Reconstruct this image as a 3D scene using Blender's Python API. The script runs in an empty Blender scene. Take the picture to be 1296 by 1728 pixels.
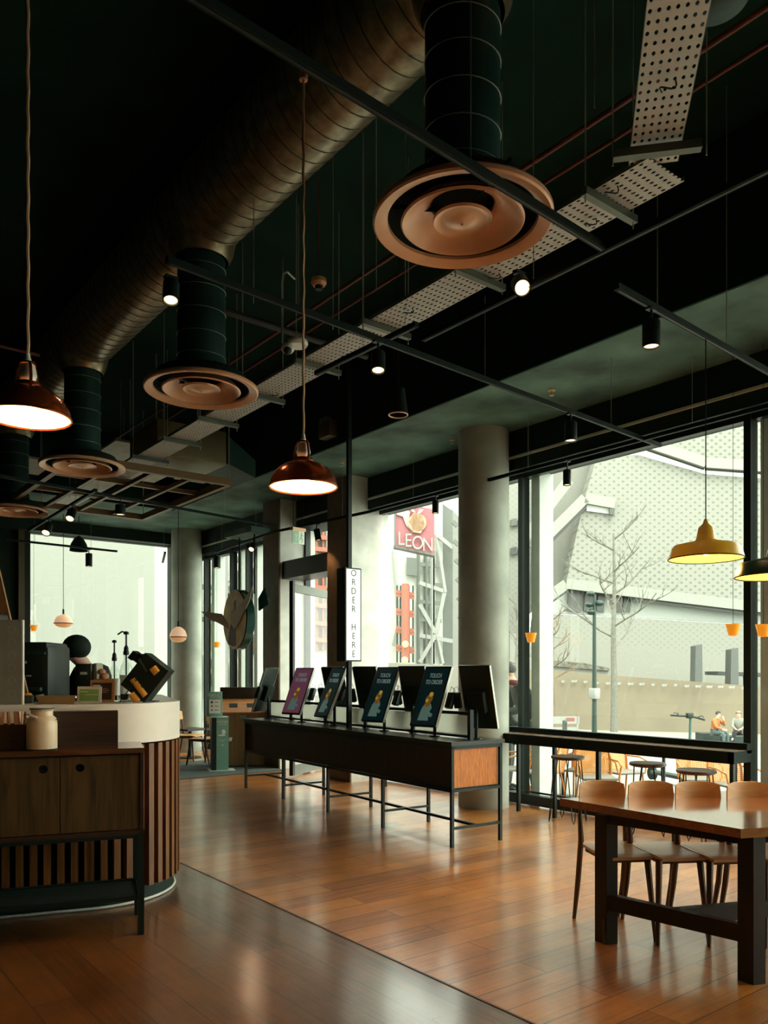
import bpy, bmesh, math, random
from mathutils import Vector, Matrix, Euler
R = math.radians
random.seed(7)
SC = bpy.context.scene
COL = SC.collection

# ---------------------------------------------------------------- camera
TH = R(37.8); F = 1350.0; CX = 648.0; HZ = 1135.0; CH = 1.5
FW = (math.sin(TH), math.cos(TH)); RT = (math.cos(TH), -math.sin(TH))
cam_d = bpy.data.cameras.new('camera'); cam = bpy.data.objects.new('camera', cam_d); COL.objects.link(cam)
cam_d.sensor_fit = 'HORIZONTAL'; cam_d.sensor_width = 36; cam_d.lens = 36*F/1296
cam_d.shift_y = (HZ-864)/1296; cam_d.clip_end = 400
cam.location = (0, 0, CH); cam.rotation_euler = (R(90), 0, -TH)
SC.camera = cam
# ---------------------------------------------------------------- daylight
w = bpy.data.worlds.new('world'); SC.world = w; w.use_nodes = True
bg = w.node_tree.nodes['Background']
bg.inputs[0].default_value = (.86, .90, .78, 1); bg.inputs[1].default_value = 4.6
sun_d = bpy.data.lights.new('sun', 'SUN'); sun_d.energy = 3.0; sun_d.angle = R(25); sun_d.color = (1, .96, .88)
sun = bpy.data.objects.new('sun', sun_d); COL.objects.link(sun); sun.rotation_euler = (R(38), 0, R(-25))
vs = SC.view_settings
vs.view_transform = 'Standard'; vs.look = 'None'; vs.gamma = 1; vs.use_curve_mapping = False
vs.exposure = 0.6

# ---------------------------------------------------------------- measuring helpers (photo measurements -> places)
def at(px, py, d):
    X = (px-CX)/F*d
    return Vector((FW[0]*d+RT[0]*X, FW[1]*d+RT[1]*X, CH-(py-HZ)*d/F))
def atz(px, py, z): return at(px, py, (CH-z)*F/(py-HZ))
def dx(px, x): return x/(FW[0]+RT[0]*(px-CX)/F)
def atx(px, py, x): return at(px, py, dx(px, x))
def aty(px, py, y): return at(px, py, y/(FW[1]+RT[1]*(px-CX)/F))
def fl(px, d, z=0):
    p = at(px, HZ, d); return Vector((p.x, p.y, z))

# ---------------------------------------------------------------- mesh helpers
class MB:
    def __init__(s): s.bm = bmesh.new()
    def box(s, cx, cy, cz, sx, sy, sz, rot=None):
        m = Matrix.Translation((cx, cy, cz))
        if rot is not None: m = m @ Euler(rot).to_matrix().to_4x4()
        bmesh.ops.create_cube(s.bm, size=1, matrix=m @ Matrix.Diagonal((sx, sy, sz, 1))); return s
    def bx(s, x0, x1, y0, y1, z0, z1): return s.box((x0+x1)/2, (y0+y1)/2, (z0+z1)/2, abs(x1-x0), abs(y1-y0), abs(z1-z0))
    def bar(s, p, q, a, b=None, up=(0, 0, 1)):
        p, q = Vector(p), Vector(q); d = q-p; L = d.length
        if L < 1e-6: return s
        b = a if b is None else b; z = d/L; u = Vector(up)
        if abs(z.dot(u)) > .98: u = Vector((0, 1, 0)) if abs(z.y) < .9 else Vector((1, 0, 0))
        x = u.cross(z).normalized(); y = z.cross(x)
        m = Matrix((x, y, z)).transposed().to_4x4(); m.translation = (p+q)/2
        bmesh.ops.create_cube(s.bm, size=1, matrix=m @ Matrix.Diagonal((a, b, L, 1))); return s
    def cyl(s, p, q, r, r2=None, n=12):
        p, q = Vector(p), Vector(q); d = q-p; L = d.length
        if L < 1e-6: return s
        m = d.to_track_quat('Z', 'Y').to_matrix().to_4x4(); m.translation = (p+q)/2
        bmesh.ops.create_cone(s.bm, cap_ends=True, segments=n, radius1=r, radius2=r if r2 is None else r2, depth=L, matrix=m); return s
    def tube(s, pts, r, n=6, closed=False):
        pts = [Vector(p) for p in pts]; N = len(pts); rings = []; px_ = None
        for i, p in enumerate(pts):
            if closed: t = pts[(i+1) % N]-pts[i-1]
            else: t = pts[min(i+1, N-1)]-pts[max(i-1, 0)]
            t.normalize()
            if px_ is None:
                u = Vector((0, 0, 1)) if abs(t.z) < .9 else Vector((1, 0, 0)); x = u.cross(t).normalized()
            else:
                x = (px_-t*px_.dot(t)).normalized()
            px_ = x; y = t.cross(x); rr = r[i] if isinstance(r, (list, tuple)) else r
            rings.append([s.bm.verts.new(p+(x*math.cos(2*math.pi*k/n)+y*math.sin(2*math.pi*k/n))*rr) for k in range(n)])
        for i in range(N if closed else N-1):
            A, B = rings[i], rings[(i+1) % N]
            for k in range(n):
                s.bm.faces.new((A[k], A[(k+1) % n], B[(k+1) % n], B[k]))
        if not closed:
            s.bm.faces.new(rings[0][::-1]); s.bm.faces.new(rings[-1])
        return s
    def lathe(s, prof, n=32, c=(0, 0, 0), axis=None):
        m = Matrix.Identity(4)
        if axis is not None: m = Vector(axis).to_track_quat('Z', 'Y').to_matrix().to_4x4()
        m.translation = Vector(c); rings = []
        for r, z in prof:
            if r < 1e-5: rings.append([s.bm.verts.new(m @ Vector((0, 0, z)))])
            else: rings.append([s.bm.verts.new(m @ Vector((r*math.cos(2*math.pi*k/n), r*math.sin(2*math.pi*k/n), z))) for k in range(n)])
        for A, B in zip(rings, rings[1:]):
            for k in range(n):
                j = (k+1) % n
                if len(A) == 1 and len(B) == 1: continue
                if len(A) == 1: s.bm.faces.new((A[0], B[j], B[k]))
                elif len(B) == 1: s.bm.faces.new((A[k], A[j], B[0]))
                else: s.bm.faces.new((A[k], A[j], B[j], B[k]))
        return s
    def prism(s, poly, vec):
        vec = Vector(vec); a = [s.bm.verts.new(Vector(p)) for p in poly]; b = [s.bm.verts.new(Vector(p)+vec) for p in poly]; n = len(a)
        s.bm.faces.new(a[::-1]); s.bm.faces.new(b)
        for i in range(n): s.bm.faces.new((a[i], a[(i+1) % n], b[(i+1) % n], b[i]))
        return s
    def ball(s, c, r, sc=(1, 1, 1), n=12, rot=None):
        m = Matrix.Translation(Vector(c))
        if rot is not None: m = m @ Euler(rot).to_matrix().to_4x4()
        bmesh.ops.create_uvsphere(s.bm, u_segments=n, v_segments=max(6, n*2//3), radius=r, matrix=m @ Matrix.Diagonal((*sc, 1))); return s
    def rbox(s, cx, cy, cz, sx, sy, sz, r=.01, rot=None, seg=2):
        b = bmesh.new(); bmesh.ops.create_cube(b, size=1, matrix=Matrix.Diagonal((sx, sy, sz, 1)))
        bmesh.ops.bevel(b, geom=b.edges[:], offset=min(r, .45*min(sx, sy, sz)), segments=seg, profile=.5, affect='EDGES')
        m = Matrix.Translation((cx, cy, cz))
        if rot is not None: m = m @ Euler(rot).to_matrix().to_4x4()
        b.transform(m); me = bpy.data.meshes.new('t'); b.to_mesh(me); s.bm.from_mesh(me); bpy.data.meshes.remove(me); b.free(); return s
    def build(s, name, mat, parent=None, loc=None, rot=None, angle=38, label=None):
        bmesh.ops.recalc_face_normals(s.bm, faces=s.bm.faces[:])
        me = bpy.data.meshes.new(name); s.bm.to_mesh(me); s.bm.free()
        me.materials.append(mat)
        for p in me.polygons: p.use_smooth = True
        me.set_sharp_from_angle(angle=R(angle))
        o = bpy.data.objects.new(name, me); COL.objects.link(o)
        if parent: o.parent = parent
        if loc is not None: o.location = loc
        if rot is not None: o.rotation_euler = rot
        if label: o['label'] = label
        return o
def empty(name, loc=(0, 0, 0), rz=0, label=None, cat=None, group=None):
    o = bpy.data.objects.new(name, None); COL.objects.link(o); o.location = loc; o.rotation_euler = (0, 0, rz)
    o.empty_display_size = .1
    return tag(o, label, cat, group)
def tag(o, label=None, cat=None, group=None, kind=None):
    if label: o['label'] = label
    if cat: o['category'] = cat
    if group: o['group'] = group
    if kind: o['kind'] = kind
    return o
def struct(o): o['kind'] = 'structure'; return o
def copy_tree(o, parent=None):
    c = o.copy(); COL.objects.link(c)
    if parent: c.parent = parent
    for ch in [k for k in KIDS.get(o.name, [])]: copy_tree(ch, c)
    return c
KIDS = {}
def note_kids():
    KIDS.clear()
    for ob in list(COL.objects):
        if ob.parent: KIDS.setdefault(ob.parent.name, []).append(ob)
def dup(o, loc, rz=None, label=None, group=None):
    note_kids(); c = copy_tree(o); c.location = loc
    if rz is not None: c.rotation_euler = (0, 0, rz)
    if label: c['label'] = label
    if group: c['group'] = group
    return c
def text(s, size, mat, parent, loc, rot, name='lettering', ext=.001, sx=1, align='CENTER', space=1.0):
    cu = bpy.data.curves.new(name, 'FONT'); cu.body = s; cu.size = size; cu.extrude = ext; cu.align_x = align; cu.align_y = 'CENTER'; cu.space_line = space
    t = bpy.data.objects.new('t', cu); COL.objects.link(t)
    bpy.context.view_layer.update()
    me = bpy.data.meshes.new_from_object(t.evaluated_get(bpy.context.evaluated_depsgraph_get()))
    bpy.data.objects.remove(t); bpy.data.curves.remove(cu)
    me.materials.clear(); me.materials.append(mat); me.name = name
    o = bpy.data.objects.new(name, me); COL.objects.link(o)
    if parent: o.parent = parent
    o.location = loc; o.rotation_euler = rot; o.scale = (sx, 1, 1)
    return o
def skin(name, verts, edges, mat, parent=None, sub=1, root=0):
    me = bpy.data.meshes.new(name); me.from_pydata([v[0] for v in verts], edges, [])
    o = bpy.data.objects.new(name, me); COL.objects.link(o)
    o.modifiers.new('s', 'SKIN'); sv = me.skin_vertices[0].data
    for i, v in enumerate(verts):
        r = v[1]; sv[i].radius = (r, r) if not isinstance(r, tuple) else r; sv[i].use_root = (i == root)
    md = o.modifiers.new('u', 'SUBSURF'); md.levels = sub; md.render_levels = sub
    bpy.context.view_layer.update()
    m2 = bpy.data.meshes.new_from_object(o.evaluated_get(bpy.context.evaluated_depsgraph_get()))
    o.modifiers.clear(); o.data = m2; bpy.data.meshes.remove(me); m2.name = name
    m2.materials.clear(); m2.materials.append(mat)
    for p in m2.polygons: p.use_smooth = True
    if parent: o.parent = parent
    return o

# ---------------------------------------------------------------- materials
def mat(name, col, rough=.6, metal=0, spec=.5, emit=None, es=0, bump=0, bscale=60, vary=0, vscale=8, coat=0):
    m = bpy.data.materials.new(name); m.use_nodes = True; n = m.node_tree.nodes; l = m.node_tree.links; b = n['Principled BSDF']
    b.inputs['Base Color'].default_value = (*col, 1); b.inputs['Roughness'].default_value = rough; b.inputs['Metallic'].default_value = metal
    b.inputs['Specular IOR Level'].default_value = spec
    b.inputs['Coat Weight'].default_value = coat
    if emit: b.inputs['Emission Color'].default_value = (*emit, 1); b.inputs['Emission Strength'].default_value = es
    tc = n.new('ShaderNodeTexCoord')
    ns = n.new('ShaderNodeTexNoise'); ns.inputs['Scale'].default_value = vscale; ns.inputs['Detail'].default_value = 5; l.new(tc.outputs['Object'], ns.inputs['Vector'])
    v = vary if vary else .06
    mr = n.new('ShaderNodeMapRange'); mr.inputs[1].default_value = .3; mr.inputs[2].default_value = .7; mr.inputs[3].default_value = 1-v; mr.inputs[4].default_value = 1+v
    l.new(ns.outputs[0], mr.inputs[0])
    mx = n.new('ShaderNodeVectorMath'); mx.operation = 'SCALE'; mx.inputs[0].default_value = col; l.new(mr.outputs[0], mx.inputs['Scale']); l.new(mx.outputs[0], b.inputs['Base Color'])
    if bump:
        nb = n.new('ShaderNodeTexNoise'); nb.inputs['Scale'].default_value = bscale; nb.inputs['Detail'].default_value = 4; l.new(tc.outputs['Object'], nb.inputs['Vector'])
        bp = n.new('ShaderNodeBump'); bp.inputs['Strength'].default_value = bump; bp.inputs['Distance'].default_value = .01; l.new(nb.outputs[0], bp.inputs['Height']); l.new(bp.outputs[0], b.inputs['Normal'])
    return m
def wood(name, c1, c2, axis='Z', scale=1, rough=.45, coat=0, spec=.5, stretch=14):
    m = bpy.data.materials.new(name); m.use_nodes = True; n = m.node_tree.nodes; l = m.node_tree.links; b = n['Principled BSDF']
    tc = n.new('ShaderNodeTexCoord'); mp = n.new('ShaderNodeMapping'); l.new(tc.outputs['Object'], mp.inputs['Vector'])
    s = {'X': (1, stretch, stretch), 'Y': (stretch, 1, stretch), 'Z': (stretch, stretch, 1)}[axis]
    mp.inputs['Scale'].default_value = [k*scale for k in s]
    ns = n.new('ShaderNodeTexNoise'); ns.inputs['Scale'].default_value = 1.6; ns.inputs['Detail'].default_value = 7; ns.inputs['Distortion'].default_value = 1.2; l.new(mp.outputs[0], ns.inputs['Vector'])
    cr = n.new('ShaderNodeValToRGB'); cr.color_ramp.elements[0].position = .34; cr.color_ramp.elements[1].position = .66
    cr.color_ramp.elements[0].color = (*c2, 1); cr.color_ramp.elements[1].color = (*c1, 1); l.new(ns.outputs[0], cr.inputs[0]); l.new(cr.outputs[0], b.inputs['Base Color'])
    b.inputs['Roughness'].default_value = rough; b.inputs['Coat Weight'].default_value = coat; b.inputs['Specular IOR Level'].default_value = spec
    bp = n.new('ShaderNodeBump'); bp.inputs['Strength'].default_value = .12; bp.inputs['Distance'].default_value = .005; l.new(ns.outputs[0], bp.inputs['Height']); l.new(bp.outputs[0], b.inputs['Normal'])
    return m
def planks(name, along, pw=.19, pl=1.9, cols=((.52, .165, .018), (.66, .24, .032), (.30, .085, .010))):
    m = bpy.data.materials.new(name); m.use_nodes = True; n = m.node_tree.nodes; l = m.node_tree.links; b = n['Principled BSDF']
    tc = n.new('ShaderNodeTexCoord'); mp = n.new('ShaderNodeMapping'); l.new(tc.outputs['Object'], mp.inputs['Vector'])
    if along == 'Y': mp.inputs['Rotation'].default_value = (0, 0, R(90))
    br = n.new('ShaderNodeTexBrick'); br.offset = .37; br.inputs['Scale'].default_value = 1; br.inputs['Brick Width'].default_value = pl; br.inputs['Row Height'].default_value = pw
    br.inputs['Mortar Size'].default_value = .003; br.inputs['Mortar Smooth'].default_value = .2; br.inputs['Color1'].default_value = (0, 0, 0, 1); br.inputs['Color2'].default_value = (1, 1, 1, 1); br.inputs['Mortar'].default_value = (.5, .5, .5, 1)
    l.new(mp.outputs[0], br.inputs['Vector'])
    m2 = n.new('ShaderNodeMapping'); m2.inputs['Scale'].default_value = (1, 26, 1); l.new(mp.outputs[0], m2.inputs['Vector'])
    off = n.new('ShaderNodeVectorMath'); off.operation = 'ADD'; l.new(m2.outputs[0], off.inputs[0]); sc = n.new('ShaderNodeVectorMath'); sc.operation = 'SCALE'; sc.inputs['Scale'].default_value = 9; l.new(br.outputs['Color'], sc.inputs[0]); l.new(sc.outputs[0], off.inputs[1])
    ns = n.new('ShaderNodeTexNoise'); ns.inputs['Scale'].default_value = 1.8; ns.inputs['Detail'].default_value = 8; ns.inputs['Distortion'].default_value = .5; l.new(off.outputs[0], ns.inputs['Vector'])
    mixf = n.new('ShaderNodeMath'); mixf.operation = 'MULTIPLY_ADD'; mixf.inputs[1].default_value = .9; l.new(ns.outputs[0], mixf.inputs[0])
    bw = n.new('ShaderNodeMath'); bw.operation = 'MULTIPLY'; bw.inputs[1].default_value = .45; l.new(br.outputs['Color'], bw.inputs[0]); l.new(bw.outputs[0], mixf.inputs[2])
    cr = n.new('ShaderNodeValToRGB'); e = cr.color_ramp.elements; e[0].position = .38; e[0].color = (*cols[2], 1); e[1].position = .95; e[1].color = (*cols[1], 1); k = e.new(.6); k.color = (*cols[0], 1)
    l.new(mixf.outputs[0], cr.inputs[0])
    mo = n.new('ShaderNodeMix'); mo.data_type = 'RGBA'; mo.inputs['B'].default_value = (.05, .022, .01, 1); l.new(br.outputs['Fac'], mo.inputs['Factor']); 
    st = n.new('ShaderNodeTexNoise'); st.inputs['Scale'].default_value = 1.3; st.inputs['Detail'].default_value = 9; st.inputs['Roughness'].default_value = .7; l.new(tc.outputs['Object'], st.inputs['Vector'])
    sr = n.new('ShaderNodeMapRange'); sr.inputs[1].default_value = .35; sr.inputs[2].default_value = .6; sr.inputs[3].default_value = .62; sr.inputs[4].default_value = 1.08; l.new(st.outputs[0], sr.inputs[0])
    sv = n.new('ShaderNodeVectorMath'); sv.operation = 'SCALE'; l.new(cr.outputs[0], sv.inputs[0]); l.new(sr.outputs[0], sv.inputs['Scale']); l.new(sv.outputs[0], mo.inputs['A']); l.new(mo.outputs['Result'], b.inputs['Base Color'])
    rn = n.new('ShaderNodeTexNoise'); rn.inputs['Scale'].default_value = 2.2; rn.inputs['Detail'].default_value = 3; l.new(tc.outputs['Object'], rn.inputs['Vector'])
    rr = n.new('ShaderNodeMapRange'); rr.inputs[1].default_value = .3; rr.inputs[2].default_value = .7; rr.inputs[3].default_value = .30; rr.inputs[4].default_value = .42; l.new(rn.outputs[0], rr.inputs[0]); l.new(rr.outputs[0], b.inputs['Roughness'])
    b.inputs['Specular IOR Level'].default_value = .8; b.inputs['Coat Weight'].default_value = .7; b.inputs['Coat Roughness'].default_value = .17; b.inputs['Coat IOR'].default_value = 1.7
    bp = n.new('ShaderNodeBump'); bp.inputs['Strength'].default_value = .3; bp.inputs['Distance'].default_value = .004
    hh = n.new('ShaderNodeMath'); hh.operation = 'SUBTRACT'; l.new(ns.outputs[0], hh.inputs[0]); l.new(br.outputs['Fac'], hh.inputs[1]); l.new(hh.outputs[0], bp.inputs['Height']); l.new(bp.outputs[0], b.inputs['Normal'])
    return m
def dots(name, base, dark, sx, sz, rad, cut=False, stagger=True, axis=(1, 0, 0), axis2=(0, 0, 1), fade=0, rough=.8, metal=0):
    """holes in a regular lattice over a sheet; cut=True makes real openings"""
    m = bpy.data.materials.new(name); m.use_nodes = True; n = m.node_tree.nodes; l = m.node_tree.links; b = n['Principled BSDF']
    b.inputs['Roughness'].default_value = rough; b.inputs['Metallic'].default_value = metal
    tc = n.new('ShaderNodeTexCoord')
    def dot(ax, s):
        d = n.new('ShaderNodeVectorMath'); d.operation = 'DOT_PRODUCT'; d.inputs[1].default_value = ax; l.new(tc.outputs['Object'], d.inputs[0])
        k = n.new('ShaderNodeMath'); k.operation = 'MULTIPLY'; k.inputs[1].default_value = 2*math.pi/s; l.new(d.outputs['Value'], k.inputs[0]); return k.outputs[0]
    a, c = dot(axis, sx), dot(axis2, sz)
    def M(op, x, y=None):
        k = n.new('ShaderNodeMath'); k.operation = op
        for i, q in enumerate((x, y)):
            if q is None: continue
            if isinstance(q, (int, float)): k.inputs[i].default_value = q
            else: l.new(q, k.inputs[i])
        return k.outputs[0]
    if stagger: p, q = M('ADD', a, c), M('SUBTRACT', a, c)
    else: p, q = a, c
    v = M('ADD', M('COSINE', p), M('COSINE', q))
    ns = n.new('ShaderNodeTexNoise'); ns.inputs['Scale'].default_value = .14 if not cut else 5; ns.inputs['Detail'].default_value = 2; l.new(tc.outputs['Object'], ns.inputs['Vector'])
    th = M('ADD', M('MULTIPLY', M('SUBTRACT', ns.outputs[0], .5), fade), rad)
    hole = M('GREATER_THAN', v, th)
    if cut:
        b.inputs['Base Color'].default_value = (*base, 1)
        tr = n.new('ShaderNodeBsdfTransparent'); mx = n.new('ShaderNodeMixShader'); l.new(hole, mx.inputs[0]); l.new(b.outputs[0], mx.inputs[1]); l.new(tr.outputs[0], mx.inputs[2]); l.new(mx.outputs[0], n['Material Output'].inputs[0])
    else:
        mo = n.new('ShaderNodeMix'); mo.data_type = 'RGBA'; mo.inputs['A'].default_value = (*base, 1); mo.inputs['B'].default_value = (*dark, 1); l.new(hole, mo.inputs['Factor']); l.new(mo.outputs['Result'], b.inputs['Base Color'])
    return m
def glass(name, tint=(.97, 1, .98), refl=.06, rough=.0):
    m = bpy.data.materials.new(name); m.use_nodes = True; n = m.node_tree.nodes; l = m.node_tree.links; n.remove(n['Principled BSDF'])
    t = n.new('ShaderNodeBsdfTransparent'); t.inputs[0].default_value = (*tint, 1); g = n.new('ShaderNodeBsdfGlossy'); g.inputs['Roughness'].default_value = rough
    lw = n.new('ShaderNodeLayerWeight'); lw.inputs[0].default_value = .5; pw = n.new('ShaderNodeMath'); pw.operation = 'POWER'; pw.inputs[1].default_value = 5; l.new(lw.outputs['Facing'], pw.inputs[0])
    fr = n.new('ShaderNodeMath'); fr.operation = 'MULTIPLY_ADD'; fr.inputs[1].default_value = .6; fr.inputs[2].default_value = refl*.5; l.new(pw.outputs[0], fr.inputs[0])
    mx = n.new('ShaderNodeMixShader'); l.new(fr.outputs[0], mx.inputs[0]); l.new(t.outputs[0], mx.inputs[1]); l.new(g.outputs[0], mx.inputs[2]); l.new(mx.outputs[0], n['Material Output'].inputs[0])
    return m
def glow(name, col, st):
    m = bpy.data.materials.new(name); m.use_nodes = True; n = m.node_tree.nodes; l = m.node_tree.links; b = n['Principled BSDF']
    b.inputs['Base Color'].default_value = (*col, 1); b.inputs['Emission Color'].default_value = (*col, 1); b.inputs['Emission Strength'].default_value = st
    ns = n.new('ShaderNodeTexNoise'); ns.inputs['Scale'].default_value = 20; mr = n.new('ShaderNodeMapRange'); mr.inputs[3].default_value = st*.9; mr.inputs[4].default_value = st*1.1; l.new(ns.outputs[0], mr.inputs[0]); l.new(mr.outputs[0], b.inputs['Emission Strength'])
    return m
# colours
BLK = mat('black metal', (.006, .016, .012), .45, .0, .4)
BLKM = mat('matt black', (.005, .014, .010), .75, 0, .25)
CEIL = mat('dark painted ceiling', (.005, .030, .020), .85, 0, .15, vary=.2, vscale=2)
SOFF = mat('dark green concrete', (.10, .185, .15), .7, 0, .3, vary=.6, vscale=1.7, bump=.35, bscale=7)
FASC = mat('dark green beam paint', (.005, .020, .013), .6, 0, .3)
CONC = mat('fair-faced concrete', (.42, .45, .39), .7, 0, .3, vary=.22, vscale=2.2, bump=.25, bscale=18)
PIER = mat('cast concrete pier', (.80, .80, .73), .8, 0, .3, vary=.18, vscale=3, bump=.2, bscale=15)
WALLM = mat('dark wall', (.012, .030, .022), .8, 0, .2, vary=.2)
FL_X = planks('oak planks across', 'X'); FL_Y = planks('oak planks along with painted falloff', 'Y', cols=((.17, .060, .010), (.23, .085, .016), (.09, .032, .007)))  # left planks' darker colours paint in the light falloff away from the windows
WD_DK = wood('dark stained oak', (.030, .022, .011), (.012, .012, .007), 'Z')
WD_DKX = wood('dark stained oak lengthwise', (.055, .028, .014), (.02, .012, .007), 'X')
WD_OR = wood('amber oak', (.50, .20, .045), (.28, .09, .02), 'Z')
WD_CAB = wood('cabinet oak', (.10, .062, .020), (.035, .024, .009), 'Z', 1)
WD_TBL = wood('varnished table top', (.42, .17, .06), (.30, .11, .04), 'X', .8, rough=.13, coat=1, spec=1)
WD_TBL.node_tree.nodes['Principled BSDF'].inputs['Coat IOR'].default_value = 2.1; WD_TBL.node_tree.nodes['Principled BSDF'].inputs['Coat Roughness'].default_value = .1
WD_LEG = wood('dark table oak', (.022, .015, .008), (.010, .009, .005), 'Z')
WD_CH = wood('honey ply', (.82, .48, .22), (.72, .38, .15), 'X', 1, rough=.35)
WD_CHL = wood('chair leg beech', (.16, .085, .035), (.10, .05, .02), 'Z', 1, rough=.4)
WHITE = mat('cream solid surface', (.85, .80, .70), .4, 0, .4, vary=.03)
WPNT = mat('white enamel', (.75, .72, .64), .3, 0, .5)
TRAY = dots('perforated galvanised tray', (.50, .48, .43), None, .055, .034, 1.15, cut=True, stagger=False, axis2=(0, 1, 0), rough=.5, metal=.2)
GALV = mat('galvanised steel', (.13, .15, .12), .45, .5, .5)
DUCT = mat('spiral duct zinc', (.36, .29, .18), .33, .8, .5, vary=.35, vscale=14, bump=.05)
SEAM = mat('duct seam dark', (.07, .06, .04), .5, .5)
NECK = mat('dark green insulation', (.010, .045, .036), .5, 0, .35, vary=.2, bump=.25, bscale=12)
WIRE = mat('pale wire', (.40, .42, .36), .4, .5)
COPR = mat('tan painted diffuser', (.78, .42, .23), .34, .15, .5)
COPIN = mat('diffuser inner cone', (.34, .20, .11), .3, .3, .5)
ROPE = mat('tan braided cord', (.66, .40, .23), .8)
COPLMP = mat('polished copper', (.35, .075, .015), .22, .75, .5)
INLMP = mat('cream lamp enamel', (.85, .62, .32), .4)
YEL = mat('yellow enamel', (1.0, .56, .05), .3, 0, .5)
GRNLMP = mat('dark green enamel', (.012, .05, .03), .3, 0, .5)
AMB = mat('amber glass', (.9, .36, .02), .2, 0, .6, emit=(1, .35, .02), es=.35)
BULB = glow('warm bulb', (1, .62, .22), 14)
LENS = glow('warm spotlight lens', (1, .60, .27), 2.4)
GLS = glass('window glass')
FROST = mat('frosted panel', (.80, .80, .72), .35, vary=.02)
_n = FROST.node_tree.nodes; _l = FROST.node_tree.links; _t = _n.new('ShaderNodeBsdfTranslucent'); _t.inputs[0].default_value = (.85, .85, .78, 1); _m = _n.new('ShaderNodeMixShader'); _m.inputs[0].default_value = .6
_l.new(_n['Principled BSDF'].outputs[0], _m.inputs[1]); _l.new(_t.outputs[0], _m.inputs[2]); _l.new(_m.outputs[0], _n['Material Output'].inputs[0])
STEELW = mat('white painted steel', (.72, .74, .68), .5)
FINW = mat('weathered white steel', (.55, .60, .54), .6)
SKIN = mat('skin', (.62, .36, .24), .55)
HAIRD = mat('dark hair', (.02, .018, .014), .7)
PIPE = mat('red-brown sprinkler pipe', (.14, .035, .02), .5)

# ---------------------------------------------------------------- structure
WX = 6.82   # window wall
BY = 15.05  # back wall
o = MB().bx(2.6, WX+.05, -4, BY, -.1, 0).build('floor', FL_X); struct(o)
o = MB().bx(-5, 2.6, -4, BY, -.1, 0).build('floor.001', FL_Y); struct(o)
tag(MB().bx(2.592, 2.604, -4, BY, .0, .003).build('trim_1', mat('dark floor strip', (.12, .05, .018), .4)), kind='structure')
struct(MB().bx(-5, 5.4, -4, 12.7, 5.3, 5.4).build('ceiling', CEIL))
struct(MB().bx(5.4, WX+.35, -4, BY+.3, 4.2, 5.45).build('ceiling.001', SOFF))
struct(MB().bx(-5, 5.4, 12.7, BY+.3, 4.2, 5.45).build('ceiling.002', SOFF))
# edge face of the slab is painted dark
struct(MB().bx(5.375, 5.398, -4, 12.7, 4.2, 5.3).build('trim_2', CEIL))
struct(MB().bx(-5, 5.375, 12.675, 12.698, 4.2, 5.3).build('trim_3', CEIL))
struct(MB().bx(-5.1, -5, -4, BY, 0, 5.3).build('wall_left', WALLM))
struct(MB().bx(-5, WX, -4.1, -4, 0, 5.3).build('wall_front', WALLM))
struct(MB().bx(-5, 3.62, BY, BY+.15, 0, 4.2).build('wall_back', WALLM))
struct(MB().bx(3.62, WX+.2, BY, BY+.15, 0, .5).bx(3.62, WX+.2, BY, BY+.15, 3.98, 4.2).bx(6.40, WX+.2, BY, BY+.15, .5, 3.98).build('wall_back.001', FASC))
struct(MB().bx(6.62, WX+.28, -4, BY, 3.76, 4.199).build('trim_4', FASC))
struct(MB().bx(6.595, 6.618, -4, 15, 3.885, 3.91).build('trim_5', mat('beam light groove', (.60, .66, .58), .4)))
struct(MB().bx(-5, 6.6, BY-.25, BY, 3.99, 4.199).build('trim_6', FASC))
# back window
wf = MB().bx(3.62, 3.72, BY-.08, BY+.1, .5, 3.98).bx(6.32, 6.40, BY-.08, BY+.1, .5, 3.98).bx(3.72, 6.32, BY-.08, BY+.1, .5, .6).build('window_1', BLK); struct(wf)
MB().bx(3.72, 6.32, BY, BY+.012, .6, 3.98).build('pane', GLS, wf)
ol = MB().bx(3.52, 3.62, BY-.1, BY, 0, 4.0).build('trim_7', mat('olive frame', (.10, .085, .04), .5)); struct(ol)
# window wall bays
mull = [-3.9, -1.74, .91, 3.56, 6.20]
far = [11.35, 12.7, 13.3, 14.4, 15.0]
wi = 2
def bay(y0, y1, y1pane=None):
    global wi
    f = MB().bx(WX-.06, WX+.06, y0-.03, y0+.035, .12, 3.76)
    f.bx(WX-.05, WX+.05, y0, y1, .02, .13).bx(WX-.04, WX+.04, y0, y1, 3.70, 3.76)
    f = f.build('window_%d' % wi, BLK); struct(f); wi += 1
    MB().bx(WX, WX+.012, y0+.035, y1-.035, .13, 3.70).build('pane', GLS, f)
    MB().bx(WX+.07, WX+.30, y0-.17, y0-.05, -.05, 3.9).build('outer_fin', FINW, f, label='white steel fin outside the glass')
for a_, b_ in zip(mull, mull[1:]): bay(a_, b_)
bay(6.20, 8.85)
for a_, b_ in zip(far, far[1:]): bay(a_, b_)
f = MB().bx(WX-.04, WX+.05, 9.5, 10.78, 3.2, 3.3).bx(WX-.04, WX+.05, 9.45, 9.52, 0, 3.76).bx(WX-.04, WX+.05, 10.76, 10.8, 0, 3.76).build('door_1', BLK); struct(f)
MB().bx(WX, WX+.012, 9.52, 10.76, 3.3, 3.70).build('pane', GLS, f)
PIER_BRN = mat('brown pier face', (.15, .09, .035), .6, vary=.2)  # brown sheet over the room-side face of each pier
struct(MB().bx(6.34, 6.98, 8.9, 9.45, 0, 4.2).build('wall_right', PIER)); struct(MB().bx(6.34, 6.98, 10.8, 11.3, 0, 4.2).build('wall_right.001', PIER))
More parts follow.
